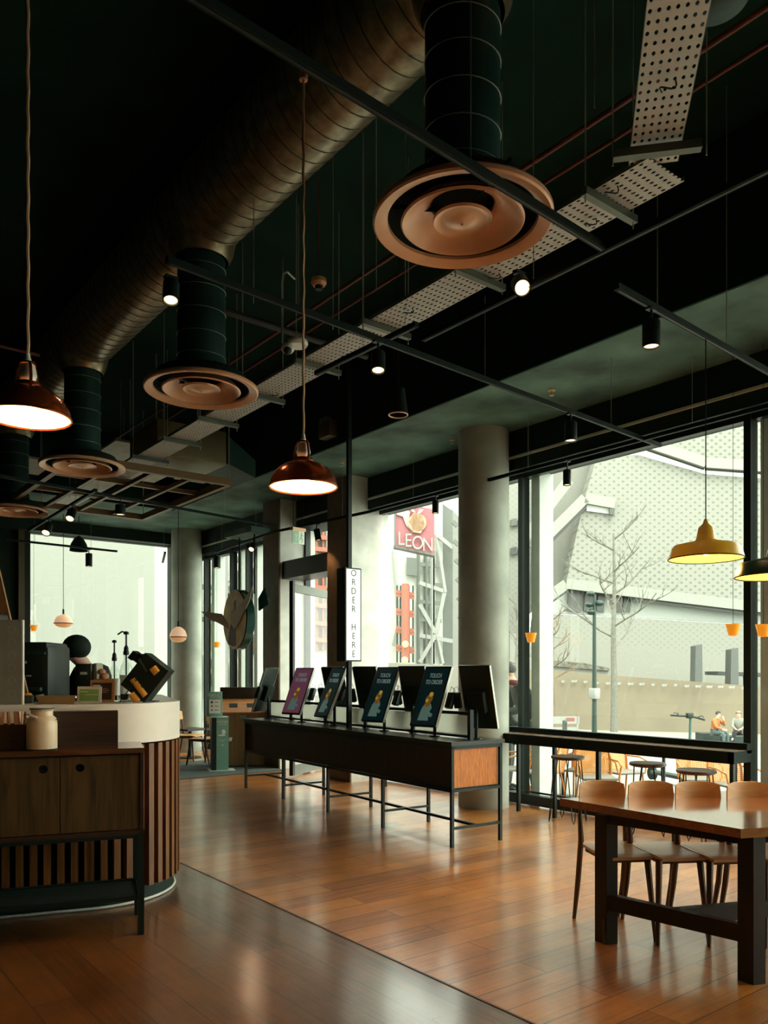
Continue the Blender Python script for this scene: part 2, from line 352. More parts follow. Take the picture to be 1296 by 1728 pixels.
struct(MB().bx(6.315, 6.34, 8.9, 9.45, 0, 4.2).build('trim_8', PIER_BRN)); struct(MB().bx(6.315, 6.34, 10.8, 11.3, 0, 4.2).build('trim_9', PIER_BRN))
# round columns
c1 = fl(816, 9.0); c2 = fl(315, 15.25)
for c in (c1, c2):
    o = MB().cyl((c.x, c.y, 0), (c.x, c.y, 4.2), .283, n=64).build('column', CONC)
    tag(o, 'round concrete column beside the ordering kiosks' if c is c1 else 'round concrete column at the far corner near the hand sanitiser', 'column')
# ================================================================ ceiling services
GV = 2.61; GU = [2.76+2.85*k for k in range(4)]; GZ = 3.63
# main spiral duct
dt = MB(); yy0, yy1 = -1.5, 12.62
dt.cyl((GV, yy0, 4.95), (GV, yy1, 4.95), .30, n=48)
d0 = empty('spiral_duct', (0, 0, 0), 0, 'large round spiral-seamed metal duct running the length of the dark ceiling', 'duct')
dt.build('duct_pipe', DUCT, d0)
sm = MB(); k = yy0
while k < yy1:
    sm.tube([(GV+.302*math.cos(t*R(15)), k+.13*t/24, 4.95+.302*math.sin(t*R(15))) for t in range(24)], .004, 4, closed=False); k += .13
sm.build('spiral_seam', SEAM, d0)
for gu in GU:
    MB().lathe([(.29, 4.95), (.235, 4.66), (.20, 4.60)], 32, (GV, gu, 0)).build('tee_collar', DUCT, d0)
lab = ['ring-shaped tan ceiling diffuser on a green insulated duct, the largest', 'ring-shaped tan ceiling diffuser beside the small spotlight and cable tray, second in the row', 'ring-shaped tan ceiling diffuser above the hanging metal frame, third in the row', 'small ring-shaped tan ceiling diffuser at the edge beyond the third', 'faraway ring-shaped tan ceiling diffuser at the end of the duct']
def diffuser(u, label):
    t = empty('ceiling_diffuser', (GV, u, GZ), 0, label, 'ceiling diffuser', 'ring diffusers under the main duct')
    nk = MB(); nk.lathe([(.178, .10), (.178, .62), (.178, .97), (.17, .97)], 40)
    nk = nk.build('neck_duct', NECK, t)
    wr = MB()
    for z in (.24, .40, .57, .74, .90):
        wr.tube([(.181*math.cos(R(a)), .181*math.sin(R(a)), z+.012*math.sin(R(a))) for a in range(0, 360, 12)], .0028, 5, closed=True)
    wr.build('binding_wire', WIRE, nk)
    MB().lathe([(.182, .23), (.19, .16), (.21, .10), (.215, .085), (.18, .08), (.17, .12)], 40).build('neck_collar', NECK, t)
    MB().lathe([(.424, .012), (.424, -.006), (.415, -.014), (.375, -.004), (.356, .006), (.352, .02), (.36, .024), (.42, .02)], 64).build('outer_ring', COPR, t)
    MB().lathe([(.292, -.004), (.284, -.012), (.270, -.004), (.24, .028), (.19, .052), (.165, .058), (.15, .075), (.15, .09), (.20, .07), (.25, .045), (.288, .006)], 64).build('middle_ring', COPR, t)
    MB().lathe([(.140, .010), (.136, -.002), (.125, .004), (.10, .012), (.05, -.002), (0, -.012)], 48).lathe([(0, -.02), (.006, -.018), (.006, -.008)], 10).build('centre_cone', COPR, t)
    MB().lathe([(.355, .012), (.345, .05), (.31, .10), (.22, .13), (.0, .13), (0, .14), (.23, .14), (.33, .105), (.362, .05), (.365, .015)], 48).build('dark_throat', BLKM, t)
    for a in range(3):
        s = MB(); s.bar((.13*math.cos(R(a*120+20)), .13*math.sin(R(a*120+20)), .06), (.38*math.cos(R(a*120+20)), .38*math.sin(R(a*120+20)), .085), .006, .02)
        s.build('spoke', BLKM, t)
    return t
for i, u in enumerate(GU): diffuser(u, lab[i])

# perforated cable tray
t = empty('cable_tray', (0, 0, 0), 0, 'pale perforated metal cable tray hung across the ceiling on rods', 'cable tray')
TZ = 4.0
def tray_run(p, q, w, z, nm='tray_run'):
    p, q = Vector(p), Vector(q); L = (q-p).length; a = math.atan2(q.y-p.y, q.x-p.x)
    m = MB().bx(0, L, -w/2, w/2, 0, .002); o = m.build(nm, TRAY, t, (*p, z), (0, 0, a))
    MB().bx(0, L, -w/2-.003, -w/2, 0, .025).bx(0, L, w/2, w/2+.003, 0, .025).build('tray_flange', GALV, o)
    return o
tray_run((3.55, 2.28), (3.55, 12.4), .30, TZ)
tray_run((1.70, .873), (3.475, 2.31), .23, TZ+.012)
for u in (2.62, 3.6, 4.55, 5.45, 6.35, 7.25, 8.1, 9.0, 10.2, 11.4):
    b = MB().bx(3.33, 3.77, u-.02, u+.02, TZ-.045, TZ-.005).build('support_bracket', GALV, t)
    MB().cyl((3.345, u, TZ-.08), (3.345, u, 5.3), .004, n=6).cyl((3.755, u, TZ-.08), (3.755, u, 5.3), .004, n=6).build('threaded_rod', WIRE, b)
b = MB().box(3.34, 2.20, TZ-.03, .40, .045, .04, (0, 0, R(-49))).build('support_bracket', GALV, t)
MB().cyl((3.22, 2.36, TZ-.07), (3.22, 2.36, 5.3), .004, n=6).cyl((3.50, 2.04, TZ-.07), (3.50, 2.04, 5.3), .004, n=6).build('threaded_rod', WIRE, b)
for (x_, y_) in ((3.45, 2.5), (3.6, 2.75), (3.62, 3.5), (3.5, 4.2), (3.6, 5.1), (3.6, 6.2), (3.02, 1.9), (2.9, 1.2)):
    MB().tube([(x_+.03*math.sin(a*.9), y_+.03*a/3, TZ-.012-.02*math.sin(a/8*math.pi)) for a in range(9)], .004, 5).build('loose_wire', BLK, t)


# lighting tracks --------------------------------------------------
TKZ = 3.60
def track(p, q, name='lighting_track', label=None, drops=2, top=5.3, mt=None, z=TKZ):
    p, q = Vector((p[0], p[1])), Vector((q[0], q[1])); c = (p+q)/2; d = q-p; L = d.length; a = math.atan2(d.y, d.x)
    e = empty(name, (p.x, p.y, z), a, label, 'lighting track')
    MB().bx(0, L, -.017, .017, -.016, .016).build('rail', mt or BLKM, e)
    MB().bx(.02, L-.02, -.006, .006, -.0185, -.016).build('rail_slot', BLK, e)
    for k in range(drops):
        x = L*(k+.5)/drops
        MB().cyl((x, 0, .016), (x, 0, top-z), .0025, n=5).build('suspension_wire', WIRE, e)
    return e
track((1.62, 3.89), (6.55, 4.28), label='black lighting track running from the first duct towards the window beam with two spotlights', drops=3, top=4.2)
track((-.6, 2.22), (3.29, 2.46), label='heavy black lighting track crossing in front of the largest ring diffuser')
track((3.32, .2), (3.28, 3.83), label='slim black lighting track beside the bend of the cable tray')
pB0 = atz(1040, 483, TKZ); pB1 = atz(1296, 627, TKZ); dB = (pB1-pB0)
track(pB0, pB0+dB*1.35, label='black lighting track over the dining table carrying the yellow pendant', drops=3)
track((6.25, 1.0), (6.25, 8.4), label='long black lighting track in front of the window beam, nearest the glass', drops=4, top=4.2)
track((6.25, 8.4), (6.02, 10.4), label='black lighting track in front of the two concrete piers', drops=2, top=4.2)
track((6.02, 10.4), (6.25, 13.2), label='black lighting track ending beyond the piers near the round hanging sign', drops=2, top=4.2)
track((.4, 8.95), (5.8, 10.0), label='black lighting track crossing under the third ring diffuser', drops=3)
track((3.02, 9.3), (3.10, 12.6), label='black lighting track near the back ceiling edge with two tilted spotlights', drops=2)
track((3.0, 13.62), (4.84, 13.78), label='short black lighting track hung in front of the back window', drops=2, top=4.2)
track((5.55, 13.4), (6.0, 14.6), label='short black lighting track at the far corner column', drops=1, top=4.2)

def spot(p, label, r=.045, L=.13, aim=(0, 0, -1), stem=.07, power=18, group='track spotlights'):
    e = empty('track_spotlight', p, 0, label, 'spotlight', group)
    aim = Vector(aim).normalized(); top = Vector((0, 0, -stem)); 
    MB().box(0, 0, .0, .07, .035, .02).cyl((0, 0, -.01), top-Vector((0, 0, .02)), .008, n=8).build('track_adapter', BLK, e)
    a = top; b = a+aim*L
    MB().lathe([(0, 0), (r*.9, 0), (r, .01), (r, L), (r*.86, L), (r*.8, L-.012), (0, L-.012)], 24, a, aim).build('lamp_housing', BLK, e)
    MB().lathe([(0, L-.009), (r*.8, L-.009)], 24, a, aim).build('lens', LENS, e)
    ld = bpy.data.lights.new('spot_light', 'SPOT'); ld.energy = power*.5; ld.color = (1, .66, .38); ld.spot_size = R(75); ld.spot_blend = .6; ld.shadow_soft_size = .03
    lo = bpy.data.objects.new('spot_light', ld); COL.objects.link(lo); lo.parent = e; lo.location = b+aim*.01; lo.rotation_euler = aim.to_track_quat('-Z', 'Y').to_euler()
    return e
def on_line(px, a, b, z=TKZ):
    # point of the track a-b seen at picture column px
    r = (px-CX)/F; f = lambda p: (p[0]*RT[0]+p[1]*RT[1])-r*(p[0]*FW[0]+p[1]*FW[1])
    fa, fb = f(a), f(b); k = fa/(fa-fb); return Vector((a[0]+(b[0]-a[0])*k, a[1]+(b[1]-a[1])*k, z-.016))
A1, A2 = (1.25, 3.86), (6.55, 4.28)
spot(on_line(638, A1, A2), 'small black track spotlight beside the cable tray, on the track behind the copper pendant', aim=(-.15, -.2, -1))
spot(on_line(963, A1, A2), 'black cylindrical track spotlight under the dark concrete soffit near the window beam', r=.05, L=.15)
spot(on_line(1099, pB0[:2], pB1[:2]), 'black cylindrical spotlight at the near end of the track with the yellow pendant', r=.05, L=.15)
spot(on_line(876, (3.32, .2), (3.28, 5.2), 3.72), 'bright spotlight glowing straight at the viewer between cable tray and soffit', aim=(-.55, -.75, -.75), r=.048, L=.12, stem=.05)
track((3.29, 3.9), (3.24, 5.0), label='short dark track segment carrying the spotlight that glows at the viewer', drops=1, z=3.72)
spot(on_line(957, (6.25, 1.0), (6.25, 8.4)), 'black spotlight hanging against the pale perforated building beside the round column', r=.04, L=.15, stem=.09)
spot(on_line(735, (6.25, 1.0), (6.25, 8.4)), 'black spotlight hanging just above the red outdoor restaurant sign', r=.04, L=.15, stem=.06)
spot(on_line(534, (6.25, 8.4), (6.02, 10.4)), 'black spotlight hanging between the two concrete piers', r=.045, L=.16, aim=(.15, -.1, -1))
spot(on_line(428, (6.02, 10.4), (6.25, 13.2)), 'tilted black spotlight beside the far concrete pier', aim=(-.6, -.5, -.75), r=.05, L=.14)
spot(on_line(366, (6.02, 10.4), (6.25, 13.2)), 'black spotlight hanging against the white outdoor post near the round sign', r=.06, L=.2)
spot(on_line(203, (.4, 8.95), (5.8, 10.0)), 'small round spotlight under the hanging metal service frame', r=.06, L=.12)
spot(on_line(122, (3.02, 9.3), (3.10, 12.6)), 'tilted spotlight above the back window, the one closer to the ceiling rack', aim=(-.35, -.5, -.75), r=.055, L=.15)
spot(on_line(82, (3.02, 9.3), (3.10, 12.6)), 'tilted spotlight above the back window, nearest the window corner', aim=(-.35, -.5, -.75), r=.06, L=.17)
spot(on_line(150, (3.0, 13.62), (4.84, 13.78)), 'black spotlight silhouetted in front of the back window beside the black cone lamp', r=.055, L=.22)
spot((GV-.75, 4.05, 3.57), 'black ceiling spotlight in front of the second diffuser neck', r=.055, L=.16, aim=(.0, -.12, -1), stem=.04) if False else None
p = at(289, 470, 4.15); spot(p, 'black ceiling spotlight glowing in front of the second insulated duct neck', r=.042, L=.12, aim=(-.15, -.3, -1), stem=.02)

# copper pendants ---------------------------------------------------
def copper(px, py_rim, d, py_top, label, r=.16, tilt=0):
    z = CH-(py_rim-HZ)*d/F; q = fl(px, d)
    e = empty('copper_pendant', (q.x, q.y, z), R(20), label, 'pendant lamp', 'copper pendant lamps')
    s = MB().lathe([(r, 0), (r*1.0, .008), (r*.97, .03), (r*.88, .06), (r*.72, .088), (r*.5, .108), (r*.3, .118), (.040, .122), (.037, .119), (r*.5, .103), (r*.7, .083), (r*.85, .056), (r*.94, .026), (r*.975, .004)], 48).build('lamp_shade', COPLMP, e)
    MB().lathe([(r*.972, .003), (r*.935, .027), (r*.845, .056), (r*.695, .082), (r*.5, .101), (.038, .117)], 48).build('shade_lining', INLMP, s)
    MB().tube([(r*math.cos(R(a)), r*math.sin(R(a)), .0) for a in range(0, 360, 10)], .004, 6, closed=True).build('shade_rim', COPLMP, s)
    g = MB().lathe([(.042, .118), (.048, .125), (.044, .135), (.038, .137)], 24)
    for a in range(3):
        c_, s_ = math.cos(R(a*120+10)), math.sin(R(a*120+10))
        g.tube([(.042*c_, .042*s_, .13), (.047*c_, .047*s_, .15), (.040*c_, .040*s_, .19), (.031*c_, .031*s_, .21)], .006, 6)
    g.lathe([(.033, .205), (.03, .214), (.012, .218)], 24).build('gallery', COPLMP, e)
    MB().lathe([(.018, .118), (.026, .14), (.034, .165), (.032, .172), (.028, .195), (.026, .206)], 24).build('lamp_holder', WPNT, e)
    MB().lathe([(.016, .214), (.010, .232), (.008, .25)], 16).build('cord_grip', WPNT, e)
    MB().ball((0, 0, .055), .033, (1, 1, 1.25), 16).cyl((0, 0, .08), (0, 0, .118), .014).build('light_bulb', BULB, e)
    zt = CH-(py_top-HZ)*d/F-z
    MB().cyl((0, 0, zt), (0, 0, 5.3-z), .0025, n=5).build('hanging_wire', BLK, e)
    c = MB(); n = 40
    c.tube([(.0+.002*math.sin(k*1.7), .002*math.cos(k*1.7), .25+(zt-.25)*k/n) for k in range(n+1)], .0065, 6)
    c.lathe([(.0, zt+.02), (.02, zt+.02), (.02, zt-.02), (0, zt-.03)], 12).build('braided_cord', ROPE, e)
    ld = bpy.data.lights.new('bulb_light', 'POINT'); ld.energy = 7; ld.color = (1, .62, .3); ld.shadow_soft_size = .03
    lo = bpy.data.objects.new('bulb_light', ld); COL.objects.link(lo); lo.parent = e; lo.location = (0, 0, -.0)
    return e
copper(512, 822, 3.78, 128, 'glowing copper dome pendant on a tan cord in front of the concrete piers')
copper(47, 705, 3.12, -60, 'glowing copper dome pendant at the picture edge above the service counter')
# enamel pendants
def enamel(q, r, hgt, top, m, inner, label, cat='pendant lamp'):
    e = empty('enamel_pendant', q, 0, label, cat)
    s = MB().lathe([(r, 0), (r*1.01, .004), (r*.93, hgt*.30), (r*.86, hgt*.38), (r*.32, hgt*.50), (r*.27, hgt*.54), (r*.20, hgt*.88), (r*.08, hgt*1.0), (r*.05, hgt*1.12), (0, hgt*1.12)], 48).build('lamp_shade', m, e)
    MB().lathe([(r*.985, .002), (r*.91, hgt*.28), (r*.84, hgt*.355), (r*.2, hgt*.48), (0, hgt*.5)], 48).build('shade_lining', inner, s)
    MB().tube([(r*1.005*math.cos(R(a)), r*1.005*math.sin(R(a)), .0) for a in range(0, 360, 10)], .004, 6, closed=True).build('shade_rim', BLKM, s)
    MB().ball((0, 0, hgt*.3), .035, (1, 1, 1.2), 14).build('light_bulb', BULB, e)
    MB().cyl((0, 0, hgt*1.1), (0, 0, top-q[2]), .004, n=6).build('cord', BLK, e)
    ld = bpy.data.lights.new('bulb_light', 'POINT'); ld.energy = 6; ld.color = (1, .68, .3); ld.shadow_soft_size = .03
    lo = bpy.data.objects.new('bulb_light', ld); COL.objects.link(lo); lo.parent = e; lo.location = (0, 0, .01)
    return e
yp = on_line(1191, pB0[:2], pB1[:2]); dy_ = yp.x*FW[0]+yp.y*FW[1]
enamel((yp.x, yp.y, CH-(943-HZ)*dy_/F), .222, .22, TKZ, YEL, mat('yellow inner enamel', (.9, .62, .16), .4), 'yellow enamel pendant shade hanging above the dining table')
q = at(1313, 973, 4.6); enamel(tuple(q), .23, .22, TKZ, GRNLMP, mat('orange inner enamel', (.85, .55, .16), .4), 'dark green enamel pendant shade cut by the picture edge beside the yellow one')
# little amber glass lamps
def amber(px, py, x, label, k=1.0, d=None):
    p = atx(px, py, x) if d is None else at(px, py, d)
    e = empty('amber_glass_lamp', p, 0, label, 'glass lamp', 'small amber glass lamps')
    MB().lathe([(.028*k, -.05*k), (.036*k, -.05*k), (.062*k, .05*k), (.058*k, .05*k), (.03*k, -.045*k)], 20).build('glass_cup', AMB, e)
    MB().cyl((0, 0, -.02), (0, 0, 4.19-p.z), .0022, n=5).build('cord', BLKM, e)
    MB().ball((0, 0, -.01), .018*k, n=8).build('light_bulb', BULB, e)
    return e
amber(1237, 1063, 6.45, 'amber glass cup lamp hanging in front of the window beside the thick mullion')
amber(1288, 1064, 6.45, 'amber glass cup lamp hanging at the picture edge under the dark green pendant')
amber(896, 1076, 6.45, 'amber glass cup lamp hanging beside the round column')
amber(366, 1088, 6.45, 'tiny amber glass lamp hanging in front of the white post by the round sign')
amber(57, 1060, None, 'tiny amber glass lamp hanging at the edge of the back window', k=1.0, d=13.4)
# clear glass dome lamps
def dome(px, py, d, label, top=4.2, r=.15):
    p = at(px, py, d); e = empty('glass_dome_lamp', p, 0, label, 'pendant lamp', 'glass dome pendants')
    MB().lathe([(r, -.02), (r*.98, .02), (r*.8, .08), (r*.45, .12), (.03, .135), (0, .135)], 28).build('upper_dome', mat('pearl glass', (.85, .68, .52), .15, 0, .6, emit=(1, .6, .35), es=.35), e)
    MB().lathe([(r*.98, -.022), (r*.85, -.06), (r*.5, -.09), (0, -.1)], 28).build('lower_bowl', mat('clear bowl glass', (.7, .45, .25), .1, .3, .8, emit=(1, .5, .2), es=.25), e)
    MB().tube([(r*1.02*math.cos(R(a)), r*1.02*math.sin(R(a)), -.02) for a in range(0, 360, 12)], .008, 6, closed=True).build('metal_band', COPLMP, e)
    MB().cyl((0, 0, .13), (0, 0, .22), .015).cyl((0, 0, .2), (0, 0, top-p.z), .005, n=6).build('cord', BLK, e)
dome(107, 1050, 13.6, 'clear glass dome pendant hanging in the middle of the back window')
dome(301, 1073, 12.0, 'clear glass dome pendant hanging in front of the far round column', r=.125, top=5.3)
p = at(133, 930, 13.72); e = empty('black_cone_lamp', p, 0, 'black bullet-shaped pendant hanging at the top of the back window', 'pendant lamp')
MB().lathe([(.15, 0), (.15, .03), (.13, .12), (.08, .21), (.02, .26), (0, .26)], 24).build('lamp_shade', BLK, e); MB().cyl((0, 0, .25), (0, 0, 4.19-p.z), .005, n=6).build('cord', BLK, e)

# pipes, wires, detectors ------------------------------------------
def pipe(pts, r, m, label, name='sprinkler_pipe'):
    return tag(MB().tube(pts, r, 10).build(name, m), label, 'pipe')
pipe([(4.05, .2, 4.9), (4.05, 12.4, 4.9)], .018, PIPE, 'thin red-brown sprinkler pipe running beside the cable tray under the dark ceiling')
pipe([(4.35, .2, 4.95), (4.35, 12.4, 4.95)], .014, PIPE, 'thin rusty conduit running along the dark ceiling, the one nearer the window')
pipe([(2.95, 6.15, 4.55), (4.6, 6.2, 4.55)], .03, mat('dark pipe', (.02, .018, .012), .6), 'dark brown pipe stub beyond the second diffuser', 'conduit')
pipe([(-1.5, 8.5, 4.7), (2.2, 8.5, 4.7)], .016, PIPE, 'thin brown conduit above the second diffuser', 'conduit')
hang = [(300, 3.2), (1003, 3.4), (428, 5.2), (562, 5.6), (635, 5.0), (684, 5.6), (148, 5.5)]
wl = ['over the copper pendant at the edge', 'beside the bend of the cable tray', 'beside the second diffuser', 'above the camera dome', 'beside the largest diffuser', 'under the largest diffuser', 'in the dark ceiling corner']
for (px, d), s_ in zip(hang[1:6], wl[1:6]):
    q = fl(px, d); tag(MB().cyl((q.x, q.y, TZ-.1 if px in (1003,) else 3.9), (q.x, q.y, 5.3), .003, n=5).build('hanging_rod', WIRE), 'thin steel hanging rod '+s_, 'rod')
q = at(492, 648, 6.0); e = empty('dome_camera', (q.x, q.y, TZ-.05), R(0), 'white dome security camera fixed under the cable tray', 'security camera')
MB().lathe([(0, .02), (.075, .02), (.08, 0), (.07, -.02), (0, -.025)], 24, (.04, -.02, .02)).build('mounting_plate', WPNT, e)
MB().ball((-.045, -.02, -.035), .05, (1, 1, .85), 16).build('camera_ball', WPNT, e); MB().ball((-.055, -.035, -.055), .034, n=12).build('camera_lens', BLK, e)
MB().tube([(-.08, 0, .0), (-.08, 0, .45), (-.07, .0, .52), (.0, .06, .58), (.1, .12, .58)], .008, 6).build('cable_conduit', WIRE, e)
q = atx(553, 725, 5.31); e = empty('emergency_light', q, R(-90), 'twin-head emergency light fixed high on the dark slab edge', 'emergency light')
MB().rbox(0, .005, 0, .24, .12, .20, .012).build('battery_box', mat('olive grey plastic', (.09, .085, .05), .5), e)
for s_ in (-1, 1): MB().rbox(s_*.045-.01, -.03, .11, .075, .07, .055, .012, (0, R(12), R(s_*12))).build('lamp_head', mat('lamp head plastic', (.16, .13, .07), .4), e)
MB().rbox(.01, -.04, -.085, .12, .02, .012, .004).build('status_lamp', WPNT, e)
def sprinkler(px, py, z, label, k=1):
    p = atz(px, py, z); e = empty('fire_sprinkler', (p.x, p.y, z), 0, label, 'sprinkler')
    MB().lathe([(.035*k, 0), (.035*k, -.008), (.018*k, -.014), (0, -.014)], 16).build('rose', COPR, e); MB().cyl((0, 0, -.01), (0, 0, -.05*k), .009*k).lathe([(0, -.05*k), (.022*k, -.05*k), (.022*k, -.055*k), (0, -.055*k)], 12).build('deflector', COPR, e)
sprinkler(931, 658, 4.2, 'small brass sprinkler head in the dark soffit near the round column')
sprinkler(763, 742, 4.2, 'small sprinkler head in the soffit beside the top of the round column', .8)
sprinkler(576, 780, 4.2, 'small sprinkler head above the near concrete pier', .9)
sprinkler(622, 837, 4.2, 'tiny sprinkler head in the soffit beyond the near pier', .01) if False else None
p = at(538, 478, 5.6); e = empty('smoke_detector', p, 0, 'small tan smoke detector on the pipes between duct and copper pendant cord', 'smoke detector')
MB().lathe([(0, .03), (.05, .03), (.055, 0), (.04, -.02), (0, -.02)], 20).build('detector_body', COPR, e); MB().lathe([(.03, -.02), (.025, -.045), (0, -.045)], 16).build('detector_eye', BLK, e); MB().cyl((0, 0, .03), (0, 0, 5.3-p.z), .006, n=6).build('stem', PIPE, e)
p = at(672, 700, 6.8); e = empty('ceiling_speaker', p, R(-30), 'dark cone-shaped speaker with a tan rim hanging below the slab edge', 'speaker')
MB().lathe([(.075, 0), (.085, .0), (.055, .22), (0, .22)], 20).build('speaker_cone', BLKM, e); MB().tube([(.08*math.cos(R(a)), .08*math.sin(R(a)), 0) for a in range(0, 360, 15)], .006, 6, closed=True).build('speaker_rim', COPR, e); MB().cyl((0, 0, .2), (0, 0, 5.3-p.z), .004, n=6).build('cord', BLK, e)
p = at(1210, -6, 3.3); e = empty('dark_dome_lamp', p, 0, 'dark dome-shaped fixture cut by the top picture edge beside the cable tray', 'pendant lamp')
MB().lathe([(.14, .0), (.12, -.03), (.05, -.05), (0, -.052)], 28).lathe([(.14, 0), (.10, .05), (0, .07)], 28).build('lamp_shade', NECK, e); MB().cyl((0, 0, .05), (0, 0, 5.3-p.z), .004, n=6).build('cord', BLK, e)
# far ceiling plant: suspended metal frame, air box, pale panels
def W(px, py, z): return atz(px, py, z)
e = empty('service_rack', (0, 0, 0), 0, 'suspended brown metal rack hanging below the third diffuser', 'rack')
BRN = mat('brown primed steel', (.20, .115, .045), .45, .3)
zf = 3.75; P4 = [(2.55, 8.6), (4.35, 8.6), (4.35, 11.3), (2.55, 11.3)]
fr = MB()
for i in range(4): fr.bar((*P4[i], zf), (*P4[(i+1) % 4], zf), .06, .08)
for xx in (3.0, 3.45, 3.9): fr.bar((xx, 8.6, zf), (xx, 11.3, zf), .04, .05)
for yy in (9.5, 10.4): fr.bar((2.55, yy, zf+.03), (4.35, yy, zf+.03), .05, .05)
fr.build('frame_bars', BRN, e); rd = MB()
for q in P4: rd.cyl((*q, zf), (*q, 5.3), .006, n=6)
rd.build('threaded_rod', WIRE, e)
e = empty('air_handling_box', (0, 0, 0), 0, 'olive metal air handling box hung above the far end of the cable tray', 'ventilation unit')
MB().rbox(4.1, 9.5, 4.28, .9, .9, .42, .02).build('casing', mat('olive sheet metal', (.15, .12, .055), .45, .4), e)
MB().prism([(4.56, 9.05, 4.1), (4.56, 9.05, 4.45), (4.95, 9.05, 4.2), (4.95, 9.05, 3.98)], (0, .9, 0)).build('outlet_hood', NECK, e)
MB().cyl((3.7, 9.2, 4.4), (3.7, 9.2, 5.3), .006).cyl((4.5, 9.8, 4.4), (4.5, 9.8, 5.3), .006).build('threaded_rod', WIRE, e)
PNL = mat('pale ceiling board', (.42, .42, .37), .7, vary=.15)
for (x0, x1, y0, y1, z_, s_) in ((3.6, 4.2, 10.3, 11.5, 4.5, 'beside the far cable tray'), (4.85, 5.34, 10.0, 11.4, 4.4, 'next to the soffit edge beyond the air box'), (4.3, 4.75, 10.6, 11.9, 4.42, 'between the other two pale boards'), (2.4, 3.3, 11.5, 12.4, 4.4, 'near the back beam behind the third diffuser')):
    e = empty('pale_board', (x0, y0, z_), 0, 'pale rectangular ceiling board '+s_, 'ceiling board'); MB().bx(0, x1-x0, 0, y1-y0, 0, .03).build('board_sheet', PNL, e)
    MB().cyl((.1, .1, .03), (.1, .1, 5.3-z_), .005, n=6).build('threaded_rod', WIRE, e); MB().cyl((x1-x0-.1, y1-y0-.1, .03), (x1-x0-.1, y1-y0-.1, 5.3-z_), .005, n=6).build('threaded_rod', WIRE, e)
# exit sign
q = at(503, 905, 10.6); e = empty('exit_sign', q, R(8), 'small green and white running-man exit sign hung between the piers', 'exit sign')
EG = mat('exit green', (.20, .40, .22), .5, emit=(.2, .45, .25), es=.3)
MB().bx(-.10, .10, -.012, .012, -.1, .07).build('sign_panel', mat('exit white', (.75, .8, .68), .5, emit=(.7, .8, .65), es=.2), e); MB().bx(-.11, .11, -.03, .03, .07, .11).build('sign_housing', COPR, e)
MB().bx(-.095, -.0, -.016, -.012, -.095, .065).build('green_field', EG, e)
MB().prism([(-.05, -.0165, .045), (-.085, -.0165, .0), (-.062, -.0165, .0), (-.062, -.0165, -.07), (-.038, -.0165, -.07), (-.038, -.0165, 0), (-.015, -.0165, 0)], (0, -.002, 0)).build('arrow', STEELW, e)
m = MB(); m.ball((.05, -.014, .045), .011, (1, .3, 1), 8); m.bar((.05, -.014, .03), (.04, -.014, -.01), .016, .004).bar((.04, -.014, -.01), (.062, -.014, -.045), .011, .004).bar((.062, -.014, -.045), (.05, -.014, -.08), .009, .004).bar((.04, -.014, -.01), (.02, -.014, -.05), .011, .004).bar((.05, -.014, .025), (.075, -.014, .005), .008, .004).bar((.05, -.014, .025), (.025, -.014, .012), .008, .004)
m.build('running_figure', EG, e)
MB().cyl((-.08, 0, .11), (-.08, 0, 4.2-q.z), .004, n=5).cyl((.08, 0, .11), (.08, 0, 4.2-q.z), .004, n=5).build('hanging_wire', BLK, e)
# ================================================================ ordering kiosk table
KX, KY0, KY1, KW, KZ = 4.65, 5.05, 9.33, .58, .905
TILT = math.atan2(4.91-4.65, 4.25)       # the run is turned a little off the window line
e = K = empty('kiosk_table', (KX, KY0, 0), -TILT*1.1, 'long black-framed console table with dark wooden body carrying the ordering screens', 'table')
L = 4.28
MB().bx(-.015, KW+.015, -.015, L, KZ-.035, KZ).build('table_top', mat('dark laminate top', (.018, .026, .020), .3, 0, .5), e)
MB().bx(.03, KW-.03, .035, L-.03, .495, KZ-.04).build('cabinet_body', WD_DK, e)
MB().bx(.045, KW-.045, .022, .034, .505, KZ-.055).build('end_panel', wood('amber end panel oak', (.80, .27, .03), (.45, .13, .02), 'Z', 4), e, label='warm amber oak end panel')
fr = MB()
for x_ in (.0, KW-.028):
    fr.bx(x_, x_+.028, 0, L, KZ-.065, KZ-.036).bx(x_, x_+.028, 0, L, .47, .495)
for y_ in (0, L-.028): fr.bx(0, KW, y_, y_+.028, KZ-.065, KZ-.036).bx(0, KW, y_, y_+.028, .47, .495)
fr.build('steel_frame', BLK, e)
for i in range(5):
    y_ = i*(L-.028)/4
    for x_ in (0, KW-.028): MB().bx(x_, x_+.028, y_, y_+.028, 0, .47 if 0 < i < 4 else KZ-.04).build('leg', BLK, e)
    MB().bx(.028, KW-.028, y_+.002, y_+.024, .15, .172).build('cross_stretcher', BLK, e)
MB().bx(KW/2-.012, KW/2+.012, .02, L-.02, .149, .173).build('long_stretcher', BLK, e)
